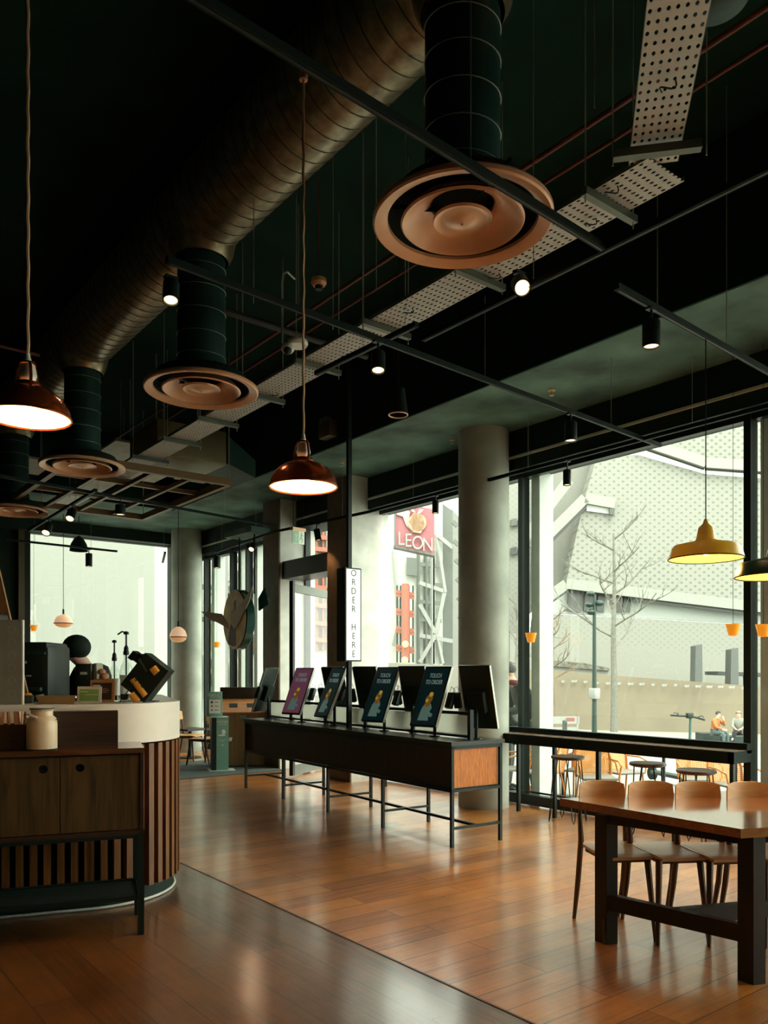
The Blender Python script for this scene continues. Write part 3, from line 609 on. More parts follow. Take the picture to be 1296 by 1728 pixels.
# divider of posts, rails and frosted panels
V = empty('screen_divider', (0, 0, 0), 0, 'black post-and-rail divider with frosted panels running along the top of the kiosk table', 'divider')
V.location = K.location; V.rotation_euler = K.rotation_euler
cx_ = KW/2+.02; posts = [.12, .98, 1.84, 2.70, 3.56, 4.16]
dv = MB()
for y_ in posts: MB().bx(cx_-.02, cx_+.02, y_-.02, y_+.02, KZ, KZ+.265).build('post', BLK, V)
MB().bx(cx_-.014, cx_+.014, .12, 4.16, KZ+.215, KZ+.245).bx(cx_-.014, cx_+.014, .12, 4.16, KZ+.012, KZ+.035).build('rail', BLK, V)
for a_, b_ in zip(posts, posts[1:]): MB().bx(cx_-.004, cx_+.004, a_+.03, b_-.03, KZ+.04, KZ+.21).build('frosted_panel', FROST, V)
SCR = glow('dark teal screen', (.0015, .011, .012), .4); SCRP = glow('pink screen', (.09, .03, .05), .6)
TXT = glow('screen lettering', (.14, .20, .18), .5); FOOD1 = glow('screen food orange', (.16, .075, .010), .4); FOOD2 = glow('screen food yellow', (.34, .22, .03), .5); HAND = glow('screen hand grey', (.07, .12, .10), .5); EDGE = mat('white screen edge', (.7, .72, .66), .4)
SW, SH = .305, .60
def screen_unit(y_, side, label, pink=False, yaw=0, lean=24):
    g = empty('ordering_screen', (0, 0, 0), 0, label, 'touch screen', 'touch screens on the kiosk table')
    lp = Vector((cx_+side*.10, y_, KZ)); M = Matrix.Translation(K.location) @ Euler(K.rotation_euler).to_matrix().to_4x4()
    g.location = M @ lp; g.rotation_euler = (0, 0, K.rotation_euler.z+(R(-90) if side < 0 else R(90))+R(yaw))
    # local: screen faces -y ; z up
    MB().cyl((0, .02, 0), (0, .02, .36), .016).cyl((0, .02, 0), (0, .02, .012), .05, n=20).build('stand', BLK, g)
    T = Matrix.Translation((0, -.03, .375)) @ Euler((R(-lean), 0, 0)).to_matrix().to_4x4()
    def put(m, nm, mt, par): o = m.build(nm, mt, par); return o
    s = MB().rbox(0, 0, 0, SW, .03, SH, .006); s = s.build('screen_housing', BLK, g); s.matrix_local = T
    MB().bx(-SW/2-.002, -SW/2+.002, -.012, .018, -SH/2+.003, SH/2-.003).build('side_edge', EDGE, s); MB().bx(SW/2-.002, SW/2+.002, -.012, .018, -SH/2+.003, SH/2-.003).build('side_edge', EDGE, s)
    MB().bx(-SW/2+.014, SW/2-.014, -.0165, -.0145, -SH/2+.016, SH/2-.016).build('display', SCRP if pink else SCR, s)
    f = MB().prism([(-.075, -.017, -.245), (-.06, -.017, -.13), (-.035, -.017, -.08), (.03, -.017, -.075), (.055, -.017, -.12), (.04, -.017, -.16), (.085, -.017, -.18), (.075, -.017, -.21), (.04, -.017, -.20), (.05, -.017, -.245)], (0, -.0012, 0)).build('pictured_hand', HAND, s)
    MB().lathe([(0, 0), (.040, 0), (.038, .0016), (0, .0016)], 14, (.0, -.0185, -.03), (0, -1, 0)).lathe([(0, 0), (.032, 0), (.03, .0016), (0, .0016)], 12, (-.005, -.0185, -.08), (0, -1, 0)).build('pictured_sandwich', FOOD1, s)
    MB().lathe([(0, 0), (.025, 0), (0, .0016)], 9, (.012, -.0206, .012), (0, -1, 0)).lathe([(0, 0), (.018, 0), (0, .0016)], 9, (-.02, -.0206, -.05), (0, -1, 0)).build('pictured_filling', FOOD2, s)
    text('TOUCH', .064, TXT, s, (0, -.018, .20), (R(90), 0, 0), sx=.62); text('TO ORDER', .064, TXT, s, (0, -.018, .135), (R(90), 0, 0), sx=.62)
    b = MB().rbox(.0, .055, -.03, .17, .07, .20, .01).build('card_reader_box', BLKM, g); b.matrix_local = T
    MB().rbox(SW/2+.045, .04, -.02, .07, .05, .15, .008).tube([(SW/2+.03, .02, .06), (SW/2+.05, 0, .10), (SW/2+.08, .02, .08), (SW/2+.075, .04, .03)], .003, 5).build('payment_terminal', BLK, g).matrix_local = T
    return g
def sy(px):   # station along the kiosk whose -x side is seen at px
    M = Matrix.Translation(K.location) @ Euler(K.rotation_euler).to_matrix().to_4x4()
    lo, hi = -.5, 5
    for _ in range(40):
        mid = (lo+hi)/2; p = M @ Vector((cx_-.13, mid, 1.2)); r = (p.x*RT[0]+p.y*RT[1])/(p.x*FW[0]+p.y*FW[1])*F+CX
        if r > px: lo = mid
        else: hi = mid
    return lo
front = [(727, 'touch screen reading touch to order, nearest the amber end of the kiosk table', 0, 14), (642, 'touch screen reading touch to order, directly beyond the one nearest the amber end', 0, 12), (558, 'touch screen reading touch to order, strongly tilted, beside the order here sign', 0, 0), (503, 'touch screen showing a pink picture, beside the far concrete pier', 1, 16)]
for i, (px, lb, pk, yw) in enumerate(front): screen_unit(sy(px), -1, lb, bool(pk), yaw=yw, lean=24)
screen_unit(sy(447), -1, 'touch screen seen edge-on at the far end of the kiosk table', yaw=-58, lean=20)
for px, lb in ((772, 'black back of a touch screen with a white edge in front of the round column'), (668, 'black back of a touch screen between the two screens nearest the amber end'), (590, 'black back of a touch screen standing behind the order here pole'), (537, 'narrow black back of a touch screen between the pink screen and the tilted one')):
    screen_unit(sy(px)+.0, 1, lb, yaw=24, lean=18)
# order here sign on its pole
q = fl(589, 8.62); e = empty('order_here_sign', (q.x, q.y, 0), 0, 'tall narrow lit sign reading ORDER HERE on a black pole over the kiosk table', 'sign')
MB().bx(-.022, .022, -.022, .022, KZ+.0, 5.3).build('pole', BLK, e)
MB().bx(-.105, .105, -.08, .08, 1.62, 2.62).build('sign_box', BLK, e)
MB().bx(-.09, .09, -.084, -.080, 1.635, 2.605).build('lit_face', glow('sign face', (.80, .83, .74), .75), e)
for i, ch in enumerate('ORDER HERE'):
    if ch != ' ': text(ch, .10, mat('sign lettering grey', (.06, .07, .06), .5) if i == 0 else bpy.data.materials['sign lettering grey'], e, (0, -.086, 2.56-i*.096), (R(90), 0, 0), name='letter', sx=.9)

# ================================================================ service counter
AC = R(107.8-90)       # turn of the counter run
C0 = Vector((1.80, 5.65, 0)); CZ = 1.30
E = empty('service_counter', C0, -AC, 'curved service counter with a cream top band over vertical wooden battens', 'counter')
def outline(off, n=20, x0=-4.2, depth=.62, leg=1.7):
    r = .6+off; P = [(x0, -r)]
    for k in range(n+1):
        a = R(-90+90*k/n); P.append((r*math.cos(a), r*math.sin(a)))
    P += [(r, leg), (r-.36-off, leg), (r-.36-off, depth-.6), (x0, depth-.6)]
    return P
MB().prism([(x, y, CZ-.035) for x, y in outline(0)], (0, 0, .035)).build('counter_top', WHITE, E)
band = MB(); P = outline(0, 28)[:30]; Pi = outline(-.02, 28)[:30]
P.append((.6, 1.7)); Pi.append((.58, 1.7))
band.prism([(x, y, 0) for x, y in P]+[(x, y, 0) for x, y in Pi[::-1]], (0, 0, .23))
bo = band.build('front_band', WHITE, E); bo.location = (0, 0, 1.045)
MB().prism([(x, y, .1) for x, y in outline(-.06, depth=.5)], (0, 0, 1.15)).build('counter_carcass', BLKM, E)
MB().prism([(x, y, .0) for x, y in outline(-.045, depth=.5)], (0, 0, .1)).build('plinth', FASC, E)
MB().tube([(x, y, .012) for x, y in outline(-.035, 20)[:23]], .009, 6).build('plinth_trim', STEELW, E)
sl = MB(); step = .078
x_ = -4.15
while x_ < 0: sl.box(x_, -.575, .57, .042, .05, .93); x_ += step
L_ = .575*math.pi/2; nn = int(L_/step)
for k in range(nn+1):
    a = R(-90)+k*step/.575; sl.box(.575*math.cos(a), .575*math.sin(a), .57, .042, .05, .93, (0, 0, a+R(90)))
y_ = .05
while y_ < 1.65: sl.box(.575, y_, .57, .05, .042, .93); y_ += step
sl.build('batten_front', wood('batten oak', (.24, .088, .018), (.12, .045, .010), 'Z', 1.3, rough=.5), E)
MC = Matrix.Translation(C0) @ Euler((0, 0, -AC)).to_matrix().to_4x4()
def onc(px, d): q = fl(px, d); return Vector((q.x, q.y, CZ))
def zof(py, d): return CH-(py-HZ)*d/F

# condiment cabinet
q = fl(243.5, 4.58); D = empty('condiment_cabinet', q, -AC, 'dark oak cabinet with round finger holes on black legs before the counter', 'cabinet')
CT = 1.07; W_ = 1.55; DP = .44
MB().bx(-W_, 0, 0, DP, CT-.03, CT).build('cabinet_top', wood('cabinet top oak', (.12, .055, .022), (.06, .03, .014), 'X', 1, rough=.16, coat=.5), D)
MB().bx(-W_+.02, -.02, .05, DP-.01, .60, CT-.035).build('carcass', WD_DKX, D)
MB().bx(-.022, -.002, .01, DP, .585, CT-.03).bx(-W_, -W_+.02, .01, DP, .585, CT-.03).bx(-W_, 0, .01, DP, .575, .60).build('side_panel', WD_DKX, D)
def door(x0, x1, hx):
    m = MB(); y0, y1 = .018, .04; z0, z1 = .605, CT-.04; hz = CT-.105; r = .024; n = 24
    # panel with a real round finger hole
    bm = m.bm
    def ring(y):
        out = [bm.verts.new((x, y, z)) for x, z in ((x0, z0), (x1, z0), (x1, z1), (x0, z1))]
        inn = [bm.verts.new((hx+r*math.cos(2*math.pi*k/n), y, hz+r*math.sin(2*math.pi*k/n))) for k in range(n)]
        return out, inn
    A, B = ring(y0), ring(y1)
    for out, inn in (A, B):
        for c in range(4):
            # corners order: (-,-),(+,-),(+,+),(-,+) -> angles 225,315,45,135
            k0 = [15, 21, 3, 9][c]; seg = [inn[(k0+j) % n] for j in range(7)]
            bm.faces.new([out[c], out[(c+1) % 4]]+seg[::-1])
    for k in range(n): bm.faces.new((A[1][k], A[1][(k+1) % n], B[1][(k+1) % n], B[1][k]))
    for k in range(4): bm.faces.new((A[0][k], A[0][(k+1) % 4], B[0][(k+1) % 4], B[0][k]))
    o = m.build('door', WD_CAB, D); MB().lathe([(0, 0), (.0235, 0), (.0235, -.003), (0, -.003)], 20, (hx, .041, hz), (0, 1, 0)).build('finger_hole', BLKM, o)
door(-.445, -.025, -.345); door(-.87, -.45, -.535); door(-1.53, -.875, -1.4)
for x_, y_ in ((-.035, .0), (-.035, DP-.035), (-W_, 0), (-W_, DP-.035)): MB().bx(x_, x_+.035, y_, y_+.035, 0, .585).build('leg', BLK, D)
MB().bx(-W_+.03, -.03, .004, .03, .555, .575).bx(-W_+.03, -.03, .006, .03, .20, .225).bx(-W_+.03, -.03, DP-.03, DP-.006, .20, .225).bx(-.03, -.008, .03, DP-.03, .20, .225).bx(-.03, -.008, .03, DP-.03, .555, .575).build('steel_frame', BLK, D)
MB().bx(-W_+.03, -.03, .03, DP-.03, .205, .215).build('lower_shelf', BLKM, D)
MD = Matrix.Translation(q) @ Euler((0, 0, -AC)).to_matrix().to_4x4()
def ond(x, y, z=CT): return MD @ Vector((x, y, z))
o = MB().bx(0, .41, 0, .12, 0, .20).build('wooden_box', WD_DKX, None, ond(-.545, .28), (0, 0, -AC)); tag(o, 'dark wooden box standing behind the white milk can on the cabinet', 'box')
B_ = empty('stirrer_box', ond(-.945, .12), -AC, 'low dark wooden box holding wooden stirrers beside the milk can', 'box')
bb = MB().bx(0, .32, 0, .008, 0, .14).bx(0, .32, .13, .138, 0, .14).bx(0, .008, 0, .138, 0, .14).bx(.312, .32, 0, .138, 0, .14).bx(0, .32, 0, .138, 0, .008).build('box_body', WD_DKX, B_)
ST = wood('stirrer birch', (.62, .36, .20), (.48, .26, .13), 'Z', 1)
for k in range(44):
    x_, y_ = random.uniform(.02, .30), random.uniform(.02, .12); o = MB().box(0, 0, .105, .012, .003, .19).build('stirrer', ST, None, MD @ Vector((-.945+x_, .12+y_, CT+.01)), (R(random.uniform(-7, 7)), R(random.uniform(-9, 9)), random.uniform(-1, 1)))
    tag(o, 'thin pale wooden stirrer standing in the dark box beside the milk can', 'stirrer', 'wooden stirrers in the box')
e = empty('milk_can', ond(-.545, .10), R(-20), 'cream enamel milk can with black rim and wire handle on the cabinet', 'milk can')
MB().lathe([(0, 0), (.078, 0), (.081, .006), (.081, .15), (.076, .172), (.062, .185), (.058, .19), (.058, .215), (.062, .218), (.0, .218)], 36).build('can_body', mat('cream enamel', (.70, .58, .40), .3, vary=.06), e)
MB().lathe([(.0, .219), (.062, .219), (.064, .226), (.056, .232), (0, .236)], 32).build('lid', mat('cream enamel lid', (.72, .62, .46), .3), e)
MB().tube([(.0625*math.cos(R(a)), .0625*math.sin(R(a)), .228) for a in range(0, 360, 12)], .0035, 6, closed=True).tube([(.081*math.cos(R(a)), .081*math.sin(R(a)), .003) for a in range(0, 360, 12)], .003, 6, closed=True).build('black_rim', BLK, e)
MB().tube([(-.075, -.01, .17), (-.09, -.03, .195), (-.06, -.07, .20), (-.02, -.085, .185)], .0025, 5).build('wire_handle', BLK, e)
MB().tube([(.07, -.02, .16), (.088, -.03, .175), (.084, -.04, .15)], .003, 5).build('handle_lug', BLK, e)
MB().cyl((-.055, -.078, .198), (-.018, -.086, .182), .007, n=10).build('handle_grip', WPNT, e)

# things on the counter ----------------------------------------------
def cempty(name, px, d, label, cat, rz=0, z=CZ, group=None): q = fl(px, d, z); return empty(name, q, -TH+R(rz), label, cat, group)
# cup holder rack
e = cempty('cup_rack', 252, 5.45, 'tilted black cup and napkin rack with orange inserts at the end of the counter', 'cup rack')
A = R(38); PL = mat('orange paper cup', (.85, .38, .05), .5)
c_ = MB(); c_.box(-.01, 0, .165, .20, .16, .27, (0, A, 0)); 
c_.build('rack_body', BLK, e)
t_ = MB()
for k in range(3): t_.box(-.100+.05*k*math.cos(A)-.0, 0, .315-.05*k*math.sin(A)+.012*(k % 2), .030, .12, .06, (0, A, 0))
t_.build('rack_top_slots', BLKM, e)
for (x_, z_, l_, r_) in ((-.045, .10, .14, .020), (.062, .215, .045, .026), (-.075, .03, .07, .024)):
    ax = Vector((-math.sin(A)*-.0+math.sin(A), 0, 0)); p = Vector((x_, -.086, z_)); dvv = Vector((-math.sin(A), 0, math.cos(A)))*l_/2
    MB().cyl(p-dvv, p+dvv, r_, r_, 16).build('orange_insert', PL, e)
MB().box(-.02, -.083, .25, .012, .008, .10, (0, R(-32), 0)).build('rack_window', GALV, e)
MB().bar((-.17, -.10, .005), (-.03, -.10, .185), .006).bar((-.17, .06, .005), (-.17, -.10, .005), .006).bar((.05, .06, .005), (-.17, .06, .005), .006).bar((.05, -.09, .005), (.05, .06, .005), .006).bar((-.03, -.10, .185), (-.02, -.10, .1), .006).build('wire_foot', BLK, e)
def syrup(px, d, h, label, k=1.0):
    e = cempty('syrup_bottle', px, d, label, 'syrup bottle', group='syrup bottles with pumps')
    cg = bpy.data.materials.get('bottle glass') or glass('bottle glass', (.93, .96, .94))
    r = .038*k
    MB().lathe([(0, .002), (r, .002), (r*1.02, .01), (r*1.02, h*.52), (r*.85, h*.60), (r*.42, h*.70), (r*.36, h*.80), (r*.30, h*.80), (r*.36, h*.68), (r*.8, h*.58), (r*.95, h*.5), (r*.95, .01), (0, .01)], 24).build('bottle', cg, e)
    MB().lathe([(0, .008), (r*.92, .008), (r*.92, h*.30), (0, h*.30)], 20).build('syrup', mat('dark syrup', (.06, .03, .02), .2), e)
    MB().lathe([(r*1.04, h*.12), (r*1.05, h*.12), (r*1.05, h*.44), (r*1.04, h*.44)], 24).build('label_wrap', WPNT, e)
    MB().lathe([(0, h*.78), (r*.45, h*.78), (r*.5, h*.83), (r*.38, h*.86), (r*.40, h*.90), (r*.25, h*.93), (r*.14, h*.95), (r*.14, h*1.14), (0, h*1.14)], 16).cyl((0, 0, h*.3), (0, 0, h*.8), r*.13, n=8).build('pump_collar', BLK, e)
    m = MB(); m.lathe([(0, h*1.13), (r*.42, h*1.13), (r*.45, h*1.17), (0, h*1.19)], 14)
    if k > 1: m.tube([(0, 0, h*1.16), (-r*.7, 0, h*1.18), (-r*1.4, 0, h*1.13)], r*.14, 6)
    m.build('pump_head', BLK, e)
syrup(213, 5.65, .415, 'taller syrup bottle with a curved black pump spout beside the cup rack', 1.12)
syrup(193, 5.55, .36, 'shorter syrup bottle with a straight black pump behind the framed menu', .95)
e = cempty('green_card', 151, 5.25, 'small white-framed card with a green printed face on the counter', 'card holder', rz=4)
MB().box(0, .0, .055, .155, .008, .108, (R(-8), 0, 0)).build('card_frame', WPNT, e); MB().box(0, -.006, .052, .122, .004, .078, (R(-8), 0, 0)).build('green_print', mat('card green', (.22, .42, .10), .5), e)
MB().box(-.03, -.0105, .075, .05, .003, .006, (R(-8), 0, 0)).box(.015, -.009, .055, .08, .003, .004, (R(-8), 0, 0)).box(.015, -.008, .04, .08, .003, .004, (R(-8), 0, 0)).build('print_lines', WPNT, e)
e = cempty('framed_menu', 173, 5.45, 'small wooden-framed dark menu board on the counter', 'menu board', rz=-3)
MB().box(0, 0, .075, .17, .014, .15, (R(-6), 0, 0)).build('wooden_frame', WD_CH, e); MB().box(0, -.009, .073, .135, .004, .115, (R(-6), 0, 0)).build('menu_sheet', mat('menu brown', (.055, .035, .025), .5), e)
m = MB(); m.box(-.035, -.0125, .112, .05, .003, .012, (R(-6), 0, 0)); 
for k in range(6): m.box(.0+.01*(k % 2), -.011, .09-.012*k, .08, .003, .003, (R(-6), 0, 0))
m.build('menu_lines', WPNT, e)
e = cempty('pastry_tray', 101, 5.15, 'clear tray of pastries on the counter in front of the barista', 'tray', rz=3)
m = MB().bx(-.11, .11, -.06, .06, .0, .006); m.prism([(-.11, -.06, .006), (.11, -.06, .006), (.125, -.075, .055), (-.125, -.075, .055)], (0, .003, 0)).prism([(-.11, -.06, .006), (-.11, .06, .006), (-.13, .07, .06), (-.13, -.07, .055)], (.003, 0, 0)).build('tray_body', mat('amber tray', (.35, .22, .09), .3), e)
for i, (x_, y_, s_) in enumerate(((-.05, .0, .035), (.0, .01, .03), (.05, -.005, .034), (-.02, .03, .03))):
    PLB = ('at the left of', 'in the middle of', 'at the right of', 'at the back of')[i]
    tag(MB().ball((0, 0, 0), s_, (1.2, 1, .75), 12).build('pastry', mat('baked crust', (.65, .28, .06), .6) if i == 0 else bpy.data.materials['baked crust'], None, e.matrix_basis @ Vector((x_, y_, .03))), 'small golden pastry lying '+PLB+' the clear tray', 'pastry', 'pastries in the tray')
e = cempty('metal_pot', 47, 5.2, 'small grey metal pot beside the grey screen on the counter', 'pot')
MB().lathe([(0, 0), (.034, 0), (.037, .05), (.039, .052), (.035, .05), (.033, .005), (0, .005)], 24).build('pot_body', mat('grey metal pot', (.16, .20, .19), .35, .7), e); MB().tube([(.037, 0, .045), (.055, 0, .04), (.052, 0, .015), (.036, 0, .012)], .004, 6).build('handle', GALV, e)
MB().ball((0, 0, .055), .028, (1, 1, .5), 12).build('orange_contents', PL, e)
e = cempty('cash_register', 147, 5.95, 'small black till with a white sticker between the barista and the bottles', 'till')
MB().rbox(-.0, 0, .145, .12, .16, .24, .012).build('till_body', BLK, e); MB().rbox(.075, .02, .16, .03, .14, .22, .01).build('till_side', mat('pale till side', (.28, .27, .2), .5), e); MB().bx(-.02, .03, -.085, -.081, .185, .205).build('sticker', WPNT, e)
e = cempty('pastry_stand', 176, 5.9, 'glass stand of brown cakes behind the syrup bottles', 'cake stand')
MB().lathe([(0, 0), (.05, 0), (.02, .012), (.02, .09), (.085, .1), (.085, .108), (0, .108)], 24).build('stand', GALV, e)
for i, (x_, z_, s_) in enumerate(((-.035, .125, .032), (.03, .125, .035), (.0, .165, .035), (-.02, .2, .028))):
    PLB = ('lower muffin nearer the till', 'lower muffin nearer the syrup bottles', 'muffin stacked on the lower two', 'topmost muffin')[i]
    tag(MB().ball((0, 0, 0), s_, (1.1, 1, .85), 10).build('muffin', mat('muffin brown', (.42, .20, .10), .7, bump=.6, bscale=80) if i == 0 else bpy.data.materials['muffin brown'], None, e.matrix_basis @ Vector((x_, 0, z_+.005))), 'brown '+PLB+' on the cake stand', 'muffin', 'muffins on the stand')
# grey translucent screen panel and boards at the left
e = cempty('menu_screen_panel', -20, 5.0, 'grey panel with a faint ring pattern standing on the counter at the picture edge', 'panel', rz=6)
MB().bx(-.35, .205, -.012, .012, 0, .53).build('panel_sheet', mat('grey patterned sheet', (.27, .29, .26), .5, vary=.1), e)
m = MB()
for k in range(6):
    m.tube([(.145+.022*math.cos(R(a)), -.0135, .07+.08*k+.022*math.sin(R(a))) for a in range(0, 360, 20)], .0016, 4, closed=True)
    m.tube([(.02+.022*math.cos(R(a)), -.0135, .07+.08*k+.022*math.sin(R(a))) for a in range(0, 360, 20)], .0016, 4, closed=True)
m.build('ring_pattern', mat('pattern grey', (.36, .37, .33), .5), e)
MB().bx(.205, .213, -.014, .014, 0, .53).build('panel_edge', WPNT, e)
q = fl(-12, 5.7, 1.3); e = empty('leaning_board', q, -TH, 'tan wooden board leaning behind the grey panel', 'board')
MB().box(.02, .0, .50, .25, .02, 1.1, (0, R(-13), 0)).build('board_sheet', wood('tan board', (.50, .25, .10), (.36, .17, .06), 'Z', 1), e)
MB().rbox(.0, -.1, .3, .26, .14, .62, .02).build('backing_box', BLK, e)
# espresso machine
e = cempty('espresso_machine', 62, 6.5, 'large black espresso machine behind the counter', 'espresso machine', z=.95)
MB().rbox(-.03, 0, .48, .44, .45, .58, .03).rbox(.0, -.02, .76, .36, .42, .06, .02).build('machine_body', BLK, e)
MB().rbox(.0, -.26, .70, .36, .02, .02, .005).rbox(0, -.26, .42, .3, .05, .03, .008).cyl((-.05, -.27, .6), (-.05, -.29, .6), .03).build('machine_trim', NECK, e); MB().bx(.03, .07, -.262, -.258, .52, .53).bx(.02, .035, -.262, -.258, .62, .64).build('indicator', STEELW, e)
MB().bx(-.9, .12, -.22, .5, -.95, .18).build('machine_bench', FASC, e)
# ================================================================ communal dining table
TBZ = .755
Q1 = atz(945, 1347, TBZ); Q2 = atz(1250, 1399, TBZ)      # far and near corners of the end
ld_ = Vector((math.sin(TH+R(75)), math.cos(TH+R(75)), 0)); TL = 2.6
e = empty('dining_table', (Q2.x, Q2.y, 0), 0, 'long varnished wooden communal table with thick dark legs', 'table')
o0 = Vector((Q2.x, Q2.y, 0))
P = [Vector((v.x, v.y, 0))-o0 for v in (Q2, Q1)]; P += [P[1]+ld_*TL, P[0]+ld_*TL]
ed = (P[1]-P[0]).normalized()
top = MB().prism([(p.x, p.y, TBZ-.045) for p in P], (0, 0, .045)).build('table_top', WD_TBL, e)
ap = [P[0]+ed*.09+ld_*.05, P[1]-ed*.12+ld_*.05, P[1]-ed*.12+ld_*(TL-.05), P[0]+ed*.09+ld_*(TL-.05)]
def tleg(p): MB().prism([(p.x+s1*ld_.x*.055+s2*ed.x*.055, p.y+s1*ld_.y*.055+s2*ed.y*.055, 0) for s1, s2 in ((-.62, -.75), (.62, -.75), (.62, .75), (-.62, .75))], (0, 0, TBZ-.045)).build('leg', WD_LEG, e)
L1 = fl(1023, 4.45)-o0; L2 = fl(1268, 3.88)-o0; L1.z = L2.z = 0
for p in (L1, L2, L1+ld_*2.2, L2+ld_*2.2): tleg(p)
MB().bar(L1+Vector((0, 0, .23)), L2+Vector((0, 0, .23)), .045, .085).build('end_stretcher', WD_LEG, e)
MB().bar(L1+ld_*2.2+Vector((0, 0, .23)), L2+ld_*2.2+Vector((0, 0, .23)), .045, .085).build('end_stretcher', WD_LEG, e)
md = (L1+L2)/2; MB().bar(md+Vector((0, 0, .23)), md+ld_*2.2+Vector((0, 0, .23)), .045, .085).build('centre_stretcher', WD_LEG, e)
MB().bar(L1+Vector((0, 0, TBZ-.068)), L2+Vector((0, 0, TBZ-.068)), .04, .046).bar(L1+Vector((0, 0, TBZ-.08)), L1+ld_*2.2+Vector((0, 0, TBZ-.08)), .06, .05).build('apron', WD_LEG, e)
# plywood chairs
def chair(loc, rz, label, w=.36, sh=.50, bh=.845, dep=.40, name='dining_chair', group='plywood chairs along the dining table', mt=None):
    # seat centre at origin, back towards +y, sitter faces -y
    g = empty(name, loc, rz, label, 'chair', group); mt = mt or WD_CH
    s = MB(); bm = s.bm; N = 8; rows = []
    for j in range(N+1):
        v = j/N; y = -dep/2+dep*v; hw = w/2*(.94+.10*math.sin(v*math.pi)); row = []
        for i in range(N+1):
            u = -1+2*i/N; z = sh-.012-.012*math.cos(u*math.pi/2)*math.sin(v*math.pi)+(.0 if j else -.012)
            row.append((u*hw*(1 if 0 < j < N else .9), y, z))
        rows.append(row)
    top_ = [[bm.verts.new(p) for p in r] for r in rows]; bot = [[bm.verts.new((p[0], p[1], p[2]-.016)) for p in r] for r in rows]
    for j in range(N):
        for i in range(N):
            bm.faces.new((top_[j][i], top_[j][i+1], top_[j+1][i+1], top_[j+1][i])); bm.faces.new((bot[j][i], bot[j+1][i], bot[j+1][i+1], bot[j][i+1]))
    for i in range(N):
        for T0, B0 in ((top_[0], bot[0]), (top_[N], bot[N])): bm.faces.new((T0[i], B0[i], B0[i+1], T0[i+1]))
        for k in (0, N): bm.faces.new((top_[i][k], top_[i+1][k], bot[i+1][k], bot[i][k]))
    s.build('seat', mt, g)
    b = MB(); bm = b.bm; N = 10; fr_, bk = [], []
    for i in range(N+1):
        u = -1+2*i/N; y = dep/2+.055-.045*u*u; x = u*w*.5; zt = bh-.018*abs(u)**4; zb = bh-.17+.02*u*u
        fr_.append((bm.verts.new((x*(.93), y, zt)), bm.verts.new((x, y-.012, zb)))); bk.append((bm.verts.new((x*.93, y+.013, zt)), bm.verts.new((x, y+.001, zb))))
    for i in range(N):
        bm.faces.new((fr_[i][0], fr_[i+1][0], fr_[i+1][1], fr_[i][1])); bm.faces.new((bk[i][0], bk[i][1], bk[i+1][1], bk[i+1][0]))
        bm.faces.new((fr_[i][0], bk[i][0], bk[i+1][0], fr_[i+1][0])); bm.faces.new((fr_[i][1], fr_[i+1][1], bk[i+1][1], bk[i][1]))
    for i in (0, N): bm.faces.new((fr_[i][0], fr_[i][1], bk[i][1], bk[i][0]))
    b.build('backrest', mt, g)
    def tl(a, c, r0, r1, r2=None):
        m = MB(); a, c = Vector(a), Vector(c); n = 8
        m.tube([a+(c-a)*k/n for k in range(n+1)], [r0+(r1-r0)*k/n if k < n/2 else r0+(r1-r0)*k/n for k in range(n+1)], 8); return m
    for sx in (-1, 1):
        tl((sx*w*.40, -dep*.36, sh-.03), (sx*w*.50, -dep*.48, 0), .020, .012).build('front_leg', WD_CHL, g)
        m = MB(); m.tube([(sx*w*.47, dep/2+.02, bh-.10), (sx*w*.47, dep/2-.01, sh), (sx*w*.48, dep/2+.03, sh*.5), (sx*w*.47, dep/2+.10, 0)], [.010, .018, .017, .012], 8).build('rear_leg', WD_CHL, g)
    MB().bx(-w*.40, w*.40, dep*.36, dep*.40, sh-.065, sh-.03).bx(-w*.38, w*.38, -dep*.36, -dep*.32, sh-.065, sh-.03).bx(-w*.42, -w*.38, -dep*.34, dep*.4, sh-.06, sh-.03).bx(w*.38, w*.42, -dep*.34, dep*.4, sh-.06, sh-.03).build('seat_rail', WD_CHL, g)
    return g
rz_ = -TH+R(8)
first = None
for i, (px, lb) in enumerate(((1040, 'plywood chair at the far long side of the table, beside its free end'), (1126, 'plywood chair at the far long side of the table, second from its free end'), (1209, 'plywood chair at the far long side of the table, in front of the mullion'), (1300, 'plywood chair at the far long side of the table, cut by the picture edge'))):
    q = fl(px, 4.62-.02*i)
    if first is None: first = chair(q, rz_, lb, w=.30, dep=.38)
    else: dup(first, q, rz_, lb)
# ================================================================ window bar, stools
BZ = .835
e = empty('window_bar', (0, 0, 0), 0, 'long black bar counter standing along the window', 'bar counter')
MB().bx(6.43, 6.68, 3.52, 8.9, BZ-.02, BZ).build('bar_top', mat('bar top satin', (.20, .13, .085), .25), e)
MB().bx(6.42, 6.445, 3.51, 8.9, BZ-.105, BZ-.004).build('front_apron', BLKM, e)
MB().bx(6.66, 6.74, 3.51, 8.9, BZ-.03, BZ+.055).build('back_rail', BLKM, e)
MB().bx(6.42, 6.74, 3.51, 3.55, BZ-.105, BZ-.004).build('end_apron', BLKM, e)
for y_ in (3.53, 5.45, 5.95, 8.3): MB().bx(6.44, 6.475, y_-.017, y_+.017, 0, BZ-.03).build('leg', BLK, e)
for y_ in (3.66, 5.1): MB().bx(6.70, 6.74, y_-.02, y_+.02, 0, BZ-.03).build('leg', BLK, e)
MB().bx(6.70, 6.72, 3.6, 8.8, .17, .19).build('foot_rail', BLK, e)
